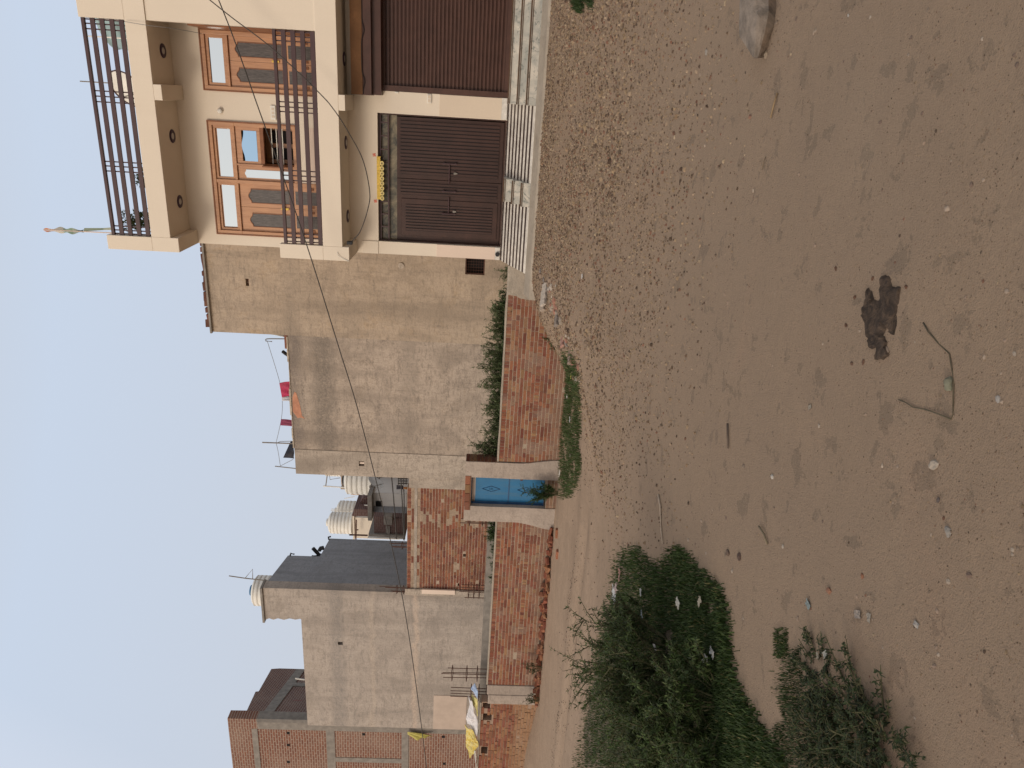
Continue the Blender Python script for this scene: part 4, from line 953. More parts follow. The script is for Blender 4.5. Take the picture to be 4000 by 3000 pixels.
b = MB(); b.tube([at(*A2(635, 555), Y=36), at(*A2(660, 375), Y=36)], .03, 5); b.tube([at(*A2(690, 370), Y=36), at(*A2(697, 455), Y=36), at(*A2(840, 430), Y=36)], .02, 5); tag(b.build('antenna', M['conc']), 'bent antenna bars beside the plastered wall corner', 'antenna')
# cables over the back wall, the figure of cloth on the rail and the low iron gate
for k, (ya, xa_, yb, xb_) in enumerate(((425, 1585, 1310, 1655), (430, 1715, 1325, 1760), (600, 1760, 1330, 1765))):
    cable('cable', [at(*A2(xa_, ya), Y=19), at(*A2((xa_+xb_)/2+4, (ya+yb)/2), Y=19), at(*A2(xb_, yb), Y=19)], .018, M['wire'], ['topmost black cable strung above the back brick wall', 'middle black cable strung above the back brick wall', 'lowest black cable strung above the back brick wall'][k])
b = MB()
for k in range(4): b.tube([at(*A2(1680+k*38, 430), Y=19.5), at(*A2(1680+k*38, 530), Y=19.5)], .015, 5)
for k in range(3): b.tube([at(*A2(1675, 440+k*35), Y=19.5), at(*A2(1815, 440+k*35), Y=19.5)], .02, 5)
tag(b.build('iron_grating', M['wire']), 'dark iron grating at the right end of the back brick wall', 'grating')
p = at(*A2(1700, 560), Y=19.3); 
cloth('hanging_cloth', [at(*A2(1655, 595), Y=19.2), at(*A2(1655, 535), Y=19.2), at(*A2(1755, 540), Y=19.2), at(*A2(1755, 590), Y=19.2)], (.012, .014, .03), 'dark navy bundle draped over the cables', .04)
cloth('hanging_cloth', [at(*A2(1757, 592), Y=19.2), at(*A2(1757, 560), Y=19.2), at(*A2(1808, 560), Y=19.2), at(*A2(1808, 592), Y=19.2)], (.4, .18, .06), 'orange rag below the navy bundle on the back wall', .03)
# --- END PART 3
# ================================================================== BOUNDARY WALLS
YW = 15.2
ROW = ['E', 'S', 'H', 'S', 'M', 'S', 'H', 'S', 'E', 'M', 'S', 'H', 'S', 'H', 'S', 'H', 'S', 'H', 'S', 'H']
def dirtyW(x, z, c):
    n = noise.noise((x*1.2, z*1.2, 4)); g = gz(x, 15.1)
    low = sm(g+.42, g+.12, z+n*.15); ds = .5*sm(.1, .45, noise.noise((x*2.3, z*2.3, 14))); c = tuple(lerp(a, b_, ds) for a, b_ in zip(c, (.30, .22, .165)))
    return tuple(lerp(a, b_, low*.6) for a, b_ in zip(c, (.26, .175, .12)))
def cope(x0, x1, y, z, th, name, parent):
    mb = MB(); n = max(2, int((x1-x0)/.15))
    for k in range(n):
        a, c = lerp(x0, x1, k/n), lerp(x0, x1, (k+1)/n); f = lambda x: .012*noise.noise((x*2, z, 1)); e = lambda x: .015*noise.noise((x*3, 5, 1))
        mb.hexa([(a, y-.012+e(a), z), (c, y-.012+e(c), z), (c, y+th, z), (a, y+th, z), (a, y-.005+e(a), z+.035+f(a)), (c, y-.005+e(c), z+.035+f(c)), (c, y+th, z+.035+f(c)), (a, y+th, z+.035+f(a))])
    return mb.build(name, M['cement'], parent)
w1 = thing('boundary_wall', (-5.7, 15.3, -1.9), 'red brick boundary wall between the striped ramp and the blue gate', 'wall')
mb = MB(); brickwall(mb, -7.98, -3.34, -.455, -2.05, YW, .23, ROW, dirty=dirtyW); mb.build('brickwork', M['brickv'], w1)
cope(-7.98, -3.34, YW, -.455, .25, 'coping', w1)
b = MB(); b.prism([(-3.335, -.452), (-3.97, -.452), (-3.99, -.64), (-4.03, -.70), (-4.06, -.9), (-4.07, -1.3), (-3.335, -1.3)], YW-.022, YW); b.build('plaster_end', M['cement'], w1)
w2 = thing('boundary_wall', (-12.1, 15.3, -1.9), 'long red brick boundary wall left of the blue gate with rubble at its foot', 'wall')
mb = MB(); brickwall(mb, -14.70, -9.60, -.50, -2.05, YW, .23, ROW, dirty=dirtyW); mb.build('brickwork', M['brickv'], w2)
cope(-14.70, -9.60, YW, -.50, .25, 'coping', w2)
b = MB(); b.box(-15.02, -14.70, YW-.03, YW+.25, -2, -.49); b.box(-15.33, -15.021, YW-.045, YW+.25, -2, -.53); tag(b.build('concrete_post', M['pillar'], bevel=.01), 'grey concrete post joining two brick boundary walls at the far left', 'post')
w3 = thing('boundary_wall', (-17, 15.3, -1.9), 'rough orange brick boundary wall with three square holes in its top', 'wall')
HO = [(-15.56, -15.36, -.60, -.40), (-15.98, -15.74, -.66, -.42), (-17.22, -16.96, -.60, -.42)]
PAL3 = [(.34,.145,.08),(.30,.11,.065),(.40,.20,.11),(.27,.09,.06),(.36,.17,.10)]
def dirty3(x, z, c):
    low = sm(-1.15, -1.5, z+.1*noise.noise((x, z, 3))); return tuple(lerp(a, b_, low*.75) for a, b_ in zip(c, (.36, .22, .12)))
mb = MB(); brickwall(mb, -19.0, -15.33, -.36, -2.0, YW+.02, .25, ['M', 'S', 'H', 'M', 'S', 'H', 'S', 'M', 'S', 'H', 'S', 'S', 'H', 'S', 'H', 'S', 'S', 'H'], pal=PAL3, holes=HO, dirty=dirty3, proud=.02, mort=(.36, .25, .18)); mb.build('brickwork', M['brickv'], w3)
cope(-19.0, -15.33, YW+.0, -.36, .27, 'coping', w3)
for h in HO: b = MB(); b.box(h[0], h[1], YW+.28, YW+.30, h[2], h[3]); b.build('hole_back', M['void'], w3)
# gateway
gw = thing('gateway', (-8.8, 15.3, -1.9), 'cement pillared gateway with a blue metal door and brick lintel', 'gate')
def lump(x0, x1, z0, z1, y0, y1, flare=(0, 0), n=14):
    mb = MB()
    for k in range(n):
        za, zb = lerp(z0, z1, k/n), lerp(z0, z1, (k+1)/n)
        F = lambda z: (flare[0]*sm(-.9, -1.9, z)+.008*noise.noise((z*4, x0, 0)), flare[1]*sm(-.9, -1.9, z)+.008*noise.noise((z*4, x1, 3)))
        a, c = F(za), F(zb)
        mb.hexa([(x0-a[0], y0, za), (x1+a[1], y0, za), (x1+a[1], y1, za), (x0-a[0], y1, za), (x0-c[0], y0, zb), (x1+c[1], y0, zb), (x1+c[1], y1, zb), (x0-c[0], y1, zb)])
    return mb
lump(-8.41, -8.0, -2, .31, 15.165, 15.55, (.0, .12)).build('pillar', M['pillar'], gw)
lump(-9.60, -9.19, -2, .315, 15.165, 15.55, (.18, 0)).build('pillar', M['pillar'], gw)
mb = MB(); z = .30
while z > -.45: mb.box(-8.005, -7.985, 15.19, 15.54, z-.077, z, mul(brickcol(), .6)); z -= .085
mb.build('brick_cheek', M['brickv'], gw)
mb = MB(); x = -9.30
while x < -8.45: mb.box(x+.005, x+.225, 15.15, 15.5, .192, .305, brickcol()); x += .232
mb.box(-9.30, -8.37, 15.16, 15.5, .165, .19, (.2, .1, .06)); mb.build('lintel', M['brickv'], gw)
mb = MB(); brickwall(mb, -9.25, -8.36, -1.64, -2.0, 15.19, .3, ['S', 'M', 'S', 'M'], pal=[(.30,.20,.14),(.27,.17,.12),(.34,.24,.17)]); mb.build('threshold', M['brickv'], gw)
b = MB(); frame(b, -9.19, -8.41, -1.60, .16, .022, 15.30, 15.36); b.build('door_frame', M['bluedark'], gw)
b = MB(); b.box(-9.16, -8.44, 15.33, 15.35, -1.58, -.742); b.box(-9.16, -8.44, 15.33, 15.35, -.738, .06); dr = b.build('door', M['blue'], gw, bevel=.004)
b = MB(); b.box(-9.16, -8.44, 15.318, 15.329, -.752, -.728); b.box(-9.165, -9.13, 15.318, 15.329, -1.58, .06); b.build('edge_strip', M['bluedark'], dr)
b = MB(); b.box(-9.15, -8.46, 15.4, 15.42, .06, .14); b.build('gap_light', M['pink_tile'], dr)
for cz in (-.32, -1.16):
    b = MB(); cx = -8.795; P4 = [(cx, cz+.215), (cx+.075, cz), (cx, cz-.215), (cx-.075, cz)]
    for k in range(4):
        a, c = P4[k], P4[(k+1) % 4]; b.tube([(a[0], 15.325, a[1]), (c[0], 15.325, c[1])], .006, 5)
    d = b.build('diamond', M['bluedark'], dr)
    b = MB(); s_ = .022   # small curled sign inside the diamond
    b.tube([(cx-.03, 15.325, cz+.035), (cx-.008, 15.325, cz+.04), (cx-.004, 15.325, cz+.018), (cx-.02, 15.325, cz+.002), (cx, 15.325, cz-.012), (cx-.006, 15.325, cz-.036), (cx-.03, 15.325, cz-.034)], .0035, 4)
    b.tube([(cx-.004, 15.325, cz+.0), (cx+.014, 15.325, cz+.01), (cx+.024, 15.325, cz-.012), (cx+.012, 15.325, cz-.03)], .0035, 4); b.tube([(cx+.005, 15.325, cz+.045), (cx+.018, 15.325, cz+.04), (cx+.028, 15.325, cz+.05)], .003, 4)
    b.build('sign', M['glass_blue'] if False else M['bluedark'], d)
b = MB(); b.box(-8.50, -8.475, 15.30, 15.33, -.70, -.42); b.box(-8.50, -8.48, 15.305, 15.33, -1.0, -.76); b.build('door_handle', M['blue'], dr)
b = MB(); b.box(-8.52, -8.46, 15.29, 15.33, -1.06, -1.0); b.build('padlock', M['rust'], dr)
# rebar
def rebar(pts4, lo, hi, ties, label, name='rebar_bundle'):
    b = MB()
    for (x, y, dx, h) in pts4: b.tube([(x, y, lo), (x+dx, y, lo+(hi-lo)*h)], .011, 5)
    x0 = min(p[0] for p in pts4); x1 = max(p[0] for p in pts4); y0 = min(p[1] for p in pts4); y1 = max(p[1] for p in pts4)
    for t_ in ties:
        z = lerp(lo, hi, t_); b.tube([(x0-.02, y0-.01, z), (x1+.02, y0-.01, z+.02), (x1+.02, y1+.01, z), (x0-.02, y1+.01, z-.02), (x0-.02, y0-.01, z)], .009, 4)
    return tag(b.build(name, M['rust']), label, 'rebar', 'rusty reinforcement bundles')
rebar([(-15.16, 16.1, -.02, 1), (-15.25, 16.35, 0, .9), (-15.28, 16.05, -.03, .98), (-15.41, 16.3, .0, 1.03)], -.6, .76, (.28, .5, .8), 'rusty rebar bundle standing before the grey house, right one of two at the concrete post')
rebar([(-15.64, 15.9, 0, 1), (-15.78, 16.15, .02, 1), (-15.84, 15.9, 0, 1), (-15.95, 16.1, .02, 1)], -.7, .51, (.16, .34, .52), 'rusty rebar bundle above the concrete post beside the plastic sheets')
rebar([(-13.50, 17.7, .02, 1), (-13.58, 17.95, 0, .9), (-13.66, 17.7, .03, .95), (-13.75, 17.9, 0, .85), (-13.84, 17.7, .0, .8)], -.6, .46, (.15, .4, .55, .7), 'dense rusty rebar bundle at the left foot of the back brick wall')
rebar([(-14.0, 18.25, .03, 1.1), (-14.08, 18.35, 0, .9), (-14.14, 18.25, 0, .6), (-14.2, 18.35, 0, .7)], 1.95, 2.75, (.2, .45), 'rebar bundle on top of the left end of the back brick wall')
rebar([(-12.50, 18.35, 0, .9), (-12.56, 18.45, 0, 1), (-12.62, 18.35, 0, .8), (-12.66, 18.45, 0, .9)], 1.95, 2.55, (.35,), 'short rebar bundle on the middle of the back brick wall top')
rebar([(-10.08, 16.0, 0, 1), (-10.14, 16.15, 0, .95), (-10.2, 16.0, 0, 1.02), (-10.26, 16.15, 0, .9)], -.7, .40, (.5, .8), 'rebar bundle beside the left gate pillar behind the weeds')
# plastic sheets on the far left wall
def crumple(name, pts, col, label, amp=.10, depth=.22, nx=26, ny=10, seed=0, cols=None):
    """pts: upper outline and lower outline as lists of (x,z); a sheet heaped over the wall top"""
    up_, lo_ = pts; mb = MB()
    def ev(L, t):
        t *= len(L)-1; k = min(int(t), len(L)-2); f = t-k; return lerp(L[k][0], L[k+1][0], f), lerp(L[k][1], L[k+1][1], f)
    for i in range(nx+1):
        for j in range(ny+1):
            s_, t_ = i/nx, j/ny; u = ev(up_, s_); l = ev(lo_, s_); x, z = lerp(u[0], l[0], t_), lerp(u[1], l[1], t_)
            q = noise.noise((x*5+seed, z*5, seed)); r_ = abs(noise.noise((x*9, z*9+seed, 2)))
            mb.v.append((x+.03*q, YW-.03+depth*(1-t_)**1.3-amp*abs(q)-.05*r_, z+.025*r_))
    for i in range(nx):
        for j in range(ny):
            q = i*(ny+1)+j; mb.f.append((q, q+ny+1, q+ny+2, q+1)); c = col if not cols else random.choice(cols); mb.c.append(mul(c, rnd(.9, 1.08)))
    o = mb.build(name, M['cloth']); s_ = o.modifiers.new('s', 'SOLIDIFY'); s_.thickness = .012; return tag(o, label, 'plastic sheet', None)
EE = lambda x_, y_: (lambda p: (p.x, p.z))(at(1700+x_*.2411, 2600+y_*.2411, Y=15.2))
crumple('plastic_sheet', ([EE(590, 540), EE(590, 640), EE(640, 740), EE(660, 790)], [EE(685, 530), EE(690, 640), EE(690, 740), EE(690, 790)]), (.62, .55, .22), 'small pale yellow sack under the rebar on the left wall', seed=3)
crumple('plastic_sheet', ([EE(530, 560), EE(560, 700), EE(520, 850), EE(495, 930), EE(515, 1010), EE(610, 1060)], [EE(600, 560), EE(640, 740), EE(690, 860), EE(690, 940), EE(690, 1020), EE(680, 1120)]), (.62, .60, .60), 'crumpled white plastic sheet in the middle of the left wall top', seed=7)
crumple('plastic_sheet', ([EE(475, 1040), EE(500, 1130), EE(495, 1220), EE(495, 1380), EE(540, 1470)], [EE(600, 1010), EE(660, 1110), EE(700, 1230), EE(700, 1290), EE(560, 1480)]), (.60, .50, .16), 'large yellow plastic sheet bunched over the left wall top', seed=12, cols=[(.62, .52, .17), (.6, .5, .2), (.58, .42, .08)])
crumple('plastic_sheet', ([EE(600, 1400), EE(640, 1500), EE(650, 1600)], [EE(660, 1330), EE(665, 1480), EE(660, 1650)]), (.6, .57, .50), 'thin white plastic strip trailing left of the yellow sheet', seed=15)
crumple('plastic_sheet', ([EE(640, 360), EE(580, 440), EE(610, 500)], [EE(690, 390), EE(690, 450), EE(690, 510)]), (.35, .45, .62), 'pale blue plastic bag between the rebar rods', seed=18)
b = MB(); b.prism([EE(460, 900), EE(480, 830), EE(520, 760), EE(560, 720), EE(585, 830), EE(500, 920)], 15.5, 15.75, None); 
b = MB(); q = [EE(0, 490), EE(530, 490), EE(530, 1050), EE(0, 1050)]; xs = [-18.3, -19.7]
b = MB(); b.box(-19.75, -18.30, 18.385, 18.4, .05, 1.13); tag(b.build('fresh_plaster_panel', plain('fresh_plaster', (.47, .38, .31), .9, .12, 3, .2)), 'pale fresh plaster rectangle on the lower left of the grey house', 'plaster panel')

# ================================================================== RUBBLE AND STONES
k = 0
for i in range(120):
    if i < 90: x = -9.75-5.0*random.random()**.9; y = 15.12-abs(random.gauss(0, .10))
    else: x = rnd(-15.3, -12); y = 15.1-rnd(0, .14)
    b = MB(); L = rnd(.08, .22); b.box(-L/2, L/2, -.055, .055, -.035, .04, mul(brickcol(PAL3), rnd(.75, 1.15))); 
    b.v = [(v[0]+rnd(-.014, .014), v[1]+rnd(-.014, .014), v[2]+rnd(-.012, .012)) for v in b.v]
    o = b.build('brick_rubble', M['brickv'], loc=(0, 0, 0), bevel=.008); o.location = (x, y, gz(x, y)+.03+max(0, (y-14.98))*rnd(0, .9)); o.rotation_euler = (rnd(-.4, .4), rnd(-.4, .4), rnd(-1.2, 1.2))
    tag(o, 'broken red brick in the rubble line at the foot of the left boundary wall', 'brick', 'brick rubble along the boundary wall foot')
def brick_at(px, py, rz, col, label, L=.22, tilt=(0, 0)):
    p = gnd(px, py); b = MB(); b.box(-L/2, L/2, -.055, .055, -.03, .05, col); o = b.build('loose_brick', M['brickv'], loc=(0, 0, 0), bevel=.01); o.location = p; o.rotation_euler = (tilt[0], tilt[1], rz); tag(o, label, 'brick')
brick_at(2172, 1850, .2, (.42, .13, .06), 'bright orange brick lying at the right gate pillar foot'); brick_at(2178, 2083, .1, (.30, .12, .06), 'brown brick at the foot of the left gate pillar'); brick_at(2180, 2165, -.1, (.32, .13, .07), 'whole brick lying at the start of the rubble line')
def stone(px, py, s, col, label, group=None, seed=1, sub=2, name='stone', jit=.25, lift=0):
    p = gnd(px, py); b = MB(); rockpts(b, (0, 0, 0), s[0], s[1], s[2], col, sub, jit, seed); o = b.build(name, M['stone'], loc=(0, 0, 0), smooth=False); o.location = (p.x, p.y, p.z+lift); return tag(o, label, 'stone', group)
# the big stone at the right
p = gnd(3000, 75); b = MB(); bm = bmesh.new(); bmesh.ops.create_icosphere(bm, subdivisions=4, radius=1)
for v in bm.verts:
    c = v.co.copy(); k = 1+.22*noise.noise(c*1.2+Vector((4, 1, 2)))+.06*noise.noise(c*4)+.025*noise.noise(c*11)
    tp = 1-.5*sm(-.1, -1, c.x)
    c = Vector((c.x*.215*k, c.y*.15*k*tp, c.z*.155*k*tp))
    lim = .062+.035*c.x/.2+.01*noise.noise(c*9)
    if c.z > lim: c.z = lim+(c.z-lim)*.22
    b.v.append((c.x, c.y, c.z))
for f in bm.faces: b.f.append(tuple(v.index for v in f.verts)); b.c.append((.215, .178, .146) if f.calc_center_median().z > .035+.045*noise.noise(f.calc_center_median()*11) else (.115, .08, .055))  # lower faces darker: soil stain plus the front's shade put into the colour
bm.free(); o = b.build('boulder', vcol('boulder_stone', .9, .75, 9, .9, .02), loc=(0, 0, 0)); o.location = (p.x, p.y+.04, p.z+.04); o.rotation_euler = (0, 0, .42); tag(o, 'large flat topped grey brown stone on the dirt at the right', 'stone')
LST = [(2978+15, 212, .035, (.36,.28,.2), 'pale clod leaning at the left end of the large stone'), (3035, 90, .03, (.3,.22,.16), 'small clod in front of the large stone'), (2760, 205, .04, (.4,.36,.31), 'white grey stone lying behind the large stone'),
 (2900, 205, .03, (.27,.19,.13), 'brown clod beside the reddish grit by the large stone'), (3315, 60, .018, (.6,.56,.5), 'small white stone on bare dirt in front of the large stone'), (3650, 1817, .035, (.55,.47,.38), 'cream pebble near the crooked stalk'), (3705, 2075, .03, (.42,.38,.33), 'whitish lump stone left of the crooked stalk'), (3666, 1953, .018, (.15,.12,.11), 'dark round pebble between two pale lumps'),
 (3018, 1862, .028, (.6,.55,.48), 'oblong white stone left of the dried dung'), (3060, 2135, .024, (.55,.48,.4), 'thin pale stone chip on the dirt'), (3580, 2440, .025, (.55,.5,.45), 'white chip beside a dark crumb'), (2890, 2175, .04, (.14,.09,.07), 'dark clod, upper one beside the grass patch'), (2845, 2160, .04, (.17,.11,.08), 'dark brown clod lying right of the grass patch'), (2862, 2230, .025, (.5,.42,.34), 'pale chip below the dark clods'),
 (2905, 620, .02, (.20,.13,.1), 'tiny brown clod on the right dirt'), (3900, 1560, .02, (.5,.46,.42), 'pale pebble at the picture bottom'), (3240, 2310, .03, (.36,.17,.10), 'reddish brick crumb pair on the dirt'), (3370, 2250, .022, (.36,.16,.09), 'small reddish crumb near the brick crumbs'), (3650, 2600, .02, (.3,.22,.17), 'brown pebble near the lower bush')]
for i, (px, py, s, c, lab) in enumerate(LST): stone(px, py, (s*.62, s*.46, s*.36), mul(c, .66), lab, seed=i+2, sub=1 if s < .03 else 2)
random.seed(21)
for i in range(150):
    px, py = rnd(2450, 3980), rnd(10, 2900); p = gnd(px, py); s = rnd(.003, .008)*(p.length/4+.4)
    if random.random() < .12: s *= 1.5
    stone(px, py, (s*1.2, s, s*.55), random.choice([(.2,.15,.11),(.26,.19,.14),(.32,.25,.19),(.16,.11,.085),(.34,.28,.22)]), 'small clod of earth lying on the bare dirt', 'small clods on the dirt', seed=i+31, sub=1, name='clod')
# pale slab and stones at the edge of the mound
def slab(px, py, L, W, T, rz, col, label, tilt=(0, 0), lift=.03):
    p = gnd(px, py); b = MB(); n = 8
    up_ = [(-L/2+L*i/n, W/2+.03*noise.noise((i*.9, px, 0))) for i in range(n+1)]; lo_ = [(-L/2+L*i/n, -W/2+.03*noise.noise((i*.9, px, 5))) for i in range(n+1)]
    b.prismz(lo_+up_[::-1], -T/2, T/2, col); o = b.build('stone_slab', M['stone'], loc=(0, 0, 0), bevel=.008); o.location = (p.x, p.y, p.z+lift); o.rotation_euler = (tilt[0], tilt[1], rz); tag(o, label, 'slab')
slab(2135, 1150, .42, .13, .05, .75, (.46,.40,.34), 'pale stone slab leaning at the corner of the cement wall end', (.5, .1), .04)
slab(2122, 1178, .36, .11, .06, .8, (.36,.29,.23), 'brown stone slab under the pale slab', (.6, .05), .0)
slab(2183, 1245, .28, .09, .05, .9, (.24,.20,.17), 'dark grey stone slab along the mound edge', (.3, .1))
slab(2205, 1335, .18, .10, .04, .9, (.36,.2,.16), 'pinkish brick shard on the mound edge above the grass strip', (.3, .1))
slab(2228, 1385, .34, .09, .05, .95, (.27,.20,.16), 'grey brown slab half buried in the mound edge', (.2, .1), .0)
random.seed(5)
for i in range(46):
    t_ = random.random(); px = lerp(2105, 2262, t_)+rnd(-14, 22); py = lerp(1050, 1500, t_)+rnd(-15, 15); s = rnd(.02, .06)
    stone(px, py, (s*1.3, s, s*.8), random.choice([(.33,.27,.21),(.26,.19,.14),(.34,.17,.12),(.42,.36,.3),(.22,.19,.17)]), 'stone or brick bit embedded along the mound edge', 'rubble bits along the mound edge', seed=i+200, sub=1, name='rubble_stone')
# dried dung patch, crooked stalk, twigs
t = NT('dried_dung'); n1 = t.noise(22, 8, .75, None, 1.0); n2 = t.noise(90, 4, .7)
DC = t.mix(t.ramp(n1, .4, .62), (.042, .03, .023), (.12, .082, .056)); t.bump(n1, 1., .03); MD = t.out(DC, .95)
DL = [(1205,320),(1245,315),(1270,400),(1300,395),(1325,420),(1310,540),(1305,640),(1290,730),(1275,760),(1245,730),(1225,705),(1205,745),(1235,790),(1225,850),(1250,890),(1225,910),(1180,945),(1155,930),(1150,850),(1095,855),(1090,790),(1065,730),(1055,650),(1065,580),(1080,510),(1090,405),(1115,420),(1135,490),(1165,480),(1185,400)]
DP = [gnd(2800+x_*.5425, 900+y_*.5425) for x_, y_ in DL]
bm = bmesh.new(); vs = [bm.verts.new((p.x, p.y, 0)) for p in DP]; f = bm.faces.new(vs); bmesh.ops.triangulate(bm, faces=[f]); bmesh.ops.subdivide_edges(bm, edges=bm.edges, cuts=5, use_grid_fill=True); bmesh.ops.triangulate(bm, faces=bm.faces)
edge = {v.index for v in bm.verts if v.is_boundary}; bm.verts.index_update(); b = MB()
for v in bm.verts:
    q = v.co; bd = v.is_boundary; h = -.004 if bd else .006+.014*max(0, noise.noise((q.x*14, q.y*14, 0))+.3)+.007*noise.noise((q.x*50, q.y*50, 1))
    jx = .012*noise.noise((q.x*40, q.y*40, 3)); b.v.append((q.x+jx, q.y+.012*noise.noise((q.x*40, q.y*40, 8)), gz(q.x, q.y)+h))
for f in bm.faces: b.f.append(tuple(v.index for v in f.verts)); b.c.append(None)
bm.free(); tag(b.build('dung_patch', MD, smooth=True), 'flattened dark dried dung patch on the bare dirt', 'dung')
for i, (px, py) in enumerate(((3340, 1160), (3265, 1050), (3410, 1087), (3306, 1272), (3390, 1270), (3478, 1280), (3540, 1120), (3328, 1420), (3373, 1415))): stone(px, py, (.012, .009, .006), (.10, .05, .03), 'dark crumb lying beside the dried dung', 'dung crumbs', seed=i+90, sub=1, name='crumb')
def stick(pxs, r, col, label, r2=None, lift=.01, name='dry_stalk', smooth=True):
    b = MB(); P = [gnd(*q)+Vector((0, 0, lift+(.003*math.sin(i*2.1)))) for i, q in enumerate(pxs)]; b.tube(P, r, 6, col, r2); return tag(b.build(name, M['stone'], smooth=smooth), label, 'stalk')
C3 = lambda x_, y_: (2800+x_*.5425, 900+y_*.5425)
stick([C3(1490, 665), C3(1530, 730), C3(1600, 820), C3(1680, 890), C3(1695, 960), C3(1700, 1050), C3(1710, 1110), C3(1712, 1200), C3(1700, 1330), C3(1690, 1360)], .0026, (.085, .068, .04), 'long crooked dry stalk with a pod lying on the dirt', .002, lift=.002)
stick([C3(1690, 1360), C3(1600, 1320), C3(1500, 1290), C3(1420, 1275), C3(1370, 1240), C3(1310, 1220)], .0022, (.11, .095, .06), 'thin dry stem continuing the crooked stalk toward the left', .002, lift=.003)
stone(2800+1680*.5425, 900+1110*.5425, (.016, .026, .014), (.17, .17, .12), 'grey green seed pod on the crooked stalk', seed=77, lift=.006)
C2 = lambda x_, y_: (2800+x_*.5425, y_*.5425)
stick([C2(400, 850), C2(425, 760), C2(445, 670)], .005, (.25, .17, .09), 'short brown straw stick on the right dirt')
stick([C2(340, 1220), C2(355, 1160), C2(362, 1130)], .003, (.15, .11, .07), 'tiny twig with a knot on the right dirt')
Q7 = lambda x_, y_: (1800+x_*.633, 1600+y_*.633)
stick([Q7(1225, 525), Q7(1240, 600), Q7(1238, 680), Q7(1245, 760), Q7(1255, 830)], .008, (.45, .36, .27), 'long pale curved straw right of the grass patch', .005)
stick([Q7(1655, 85), Q7(1660, 240)], .006, (.12, .09, .07), 'straight dark twig on the open dirt')
stick([Q7(1850, 720), Q7(1885, 770), Q7(1900, 830)], .005, (.2, .16, .1), 'bent brown twig on the dirt near two pale chips')
# --- END PART 4
# ================================================================== VEGETATION
LEAFC = [(.055,.10,.03),(.075,.13,.04),(.045,.085,.03),(.09,.14,.05),(.065,.105,.045)]
def leaf_face(mb, p, d, up, L, W, col, droop=.2):
    d = d.normalized(); s_ = d.cross(up)
    if s_.length < .1: s_ = d.cross(Vector((1, 0, 0)))
    s_.normalize(); n = s_.cross(d)
    m = p+d*L*.45+n*L*.06; e = p+d*L-Vector((0, 0, droop*L))
    i = len(mb.v); mb.v += [tuple(p), tuple(m+s_*W*.5), tuple(e), tuple(m-s_*W*.5), tuple(m-n*W*.15)]
    mb.f += [(i, i+1, i+4), (i+1, i+2, i+4), (i+2, i+3, i+4), (i+3, i, i+4)]; mb.c += [col]*4
def weed(name, p, H, spread, ns, nl, L, W, label, cat='weed', group=None, pal=LEAFC, twig=3, dark=1., bushy=.35, lean=(0, 0), tmin=.15, hmin=.55, cone=.35):
    root = thing(name, p, label, cat, group); st = MB(); lf = MB()
    for k in range(ns):
        a = rnd(0, 6.283); sp = spread*math.sqrt(random.random()); h = H*rnd(hmin, 1.)*(1-cone*sp/max(spread, .01))
        b0 = Vector(p)+Vector((math.cos(a), math.sin(a), 0))*sp*.22+Vector((0, 0, -.02)); tip = Vector(p)+Vector((math.cos(a), math.sin(a), 0))*sp*1.05+Vector((lean[0]*h, lean[1]*h, h))
        mid = (b0+tip)/2+Vector((rnd(-.06, .06)*H, rnd(-.06, .06)*H, .08*h))
        P = [b0.lerp(mid, t/4).lerp(mid.lerp(tip, t/4), t/4) for t in range(5)]
        st.tube(P, .004+.004*H, 4, None, .0015)
        ax = [(P, nl)]
        for tw in range(twig):
            t_ = rnd(max(.3, tmin), .92); q = P[0].lerp(P[4], t_) if False else P[min(4, int(t_*4))].lerp(P[min(4, int(t_*4)+1)], t_*4-int(t_*4))
            dr = Vector((rnd(-1, 1), rnd(-1, 1), rnd(.3, 1.1))).normalized()*h*bushy*rnd(.5, 1); T_ = [q, q+dr*.5+Vector((0, 0, .01)), q+dr]
            st.tube(T_, .0025+.002*H, 4, None, .001); ax.append((T_, max(3, nl//2)))
        for T_, n in ax:
            m = len(T_)-1
            for i in range(n):
                t_ = (rnd(tmin, 1.0) if T_ is P else rnd(.1, 1))*m; j = min(m-1, int(t_)); q = T_[j].lerp(T_[j+1], t_-j); d0 = (T_[j+1]-T_[j]).normalized()
                sd = Vector((rnd(-1, 1), rnd(-1, 1), rnd(-.25, .5))).normalized(); c = random.choice(pal); v = rnd(.75, 1.25)*dark
                leaf_face(lf, q, sd*.9+d0*.55, Vector((0, 0, 1)), L*rnd(.6, 1.15), W*rnd(.7, 1.2), mul(c, v), rnd(.0, .5))
    st.build('stem', M['stem'], root); lf.build('foliage', M['leaf'], root); return root
random.seed(99)
# weeds between the boundary wall and the plastered house, by the photographed crest line
crest = [(1066,1960),(1150,1955),(1175,1925),(1205,1905),(1240,1915),(1275,1895),(1310,1905),(1345,1890),(1385,1872),(1425,1895),(1460,1880),(1495,1862),(1535,1885),(1570,1862),(1605,1850),(1640,1880),(1680,1868),(1715,1880),(1750,1838),(1785,1865)]
n = 0
for i, (py, px) in enumerate(crest):
    for y in (15.62, 16.0):
        c = at(px-36+rnd(-12, 26)+(10 if y > 15.7 else 0), py+rnd(-12, 12), Y=y); g = -1.88; H = c.z-g
        big = 1140 < py < 1180
        weed('weed', (c.x, y, g), max(1.1, H), .24, 11, 60, .13 if big else .085, .028 if big else .016, 'tall leafy green weed in the dense row between the brick wall and the plastered house', 'weed', 'weeds behind the right boundary wall', twig=8, bushy=.16, tmin=.52, hmin=.78, cone=.2, pal=[(.10,.145,.06),(.13,.175,.08),(.08,.12,.05),(.16,.19,.095)])
random.seed(98)
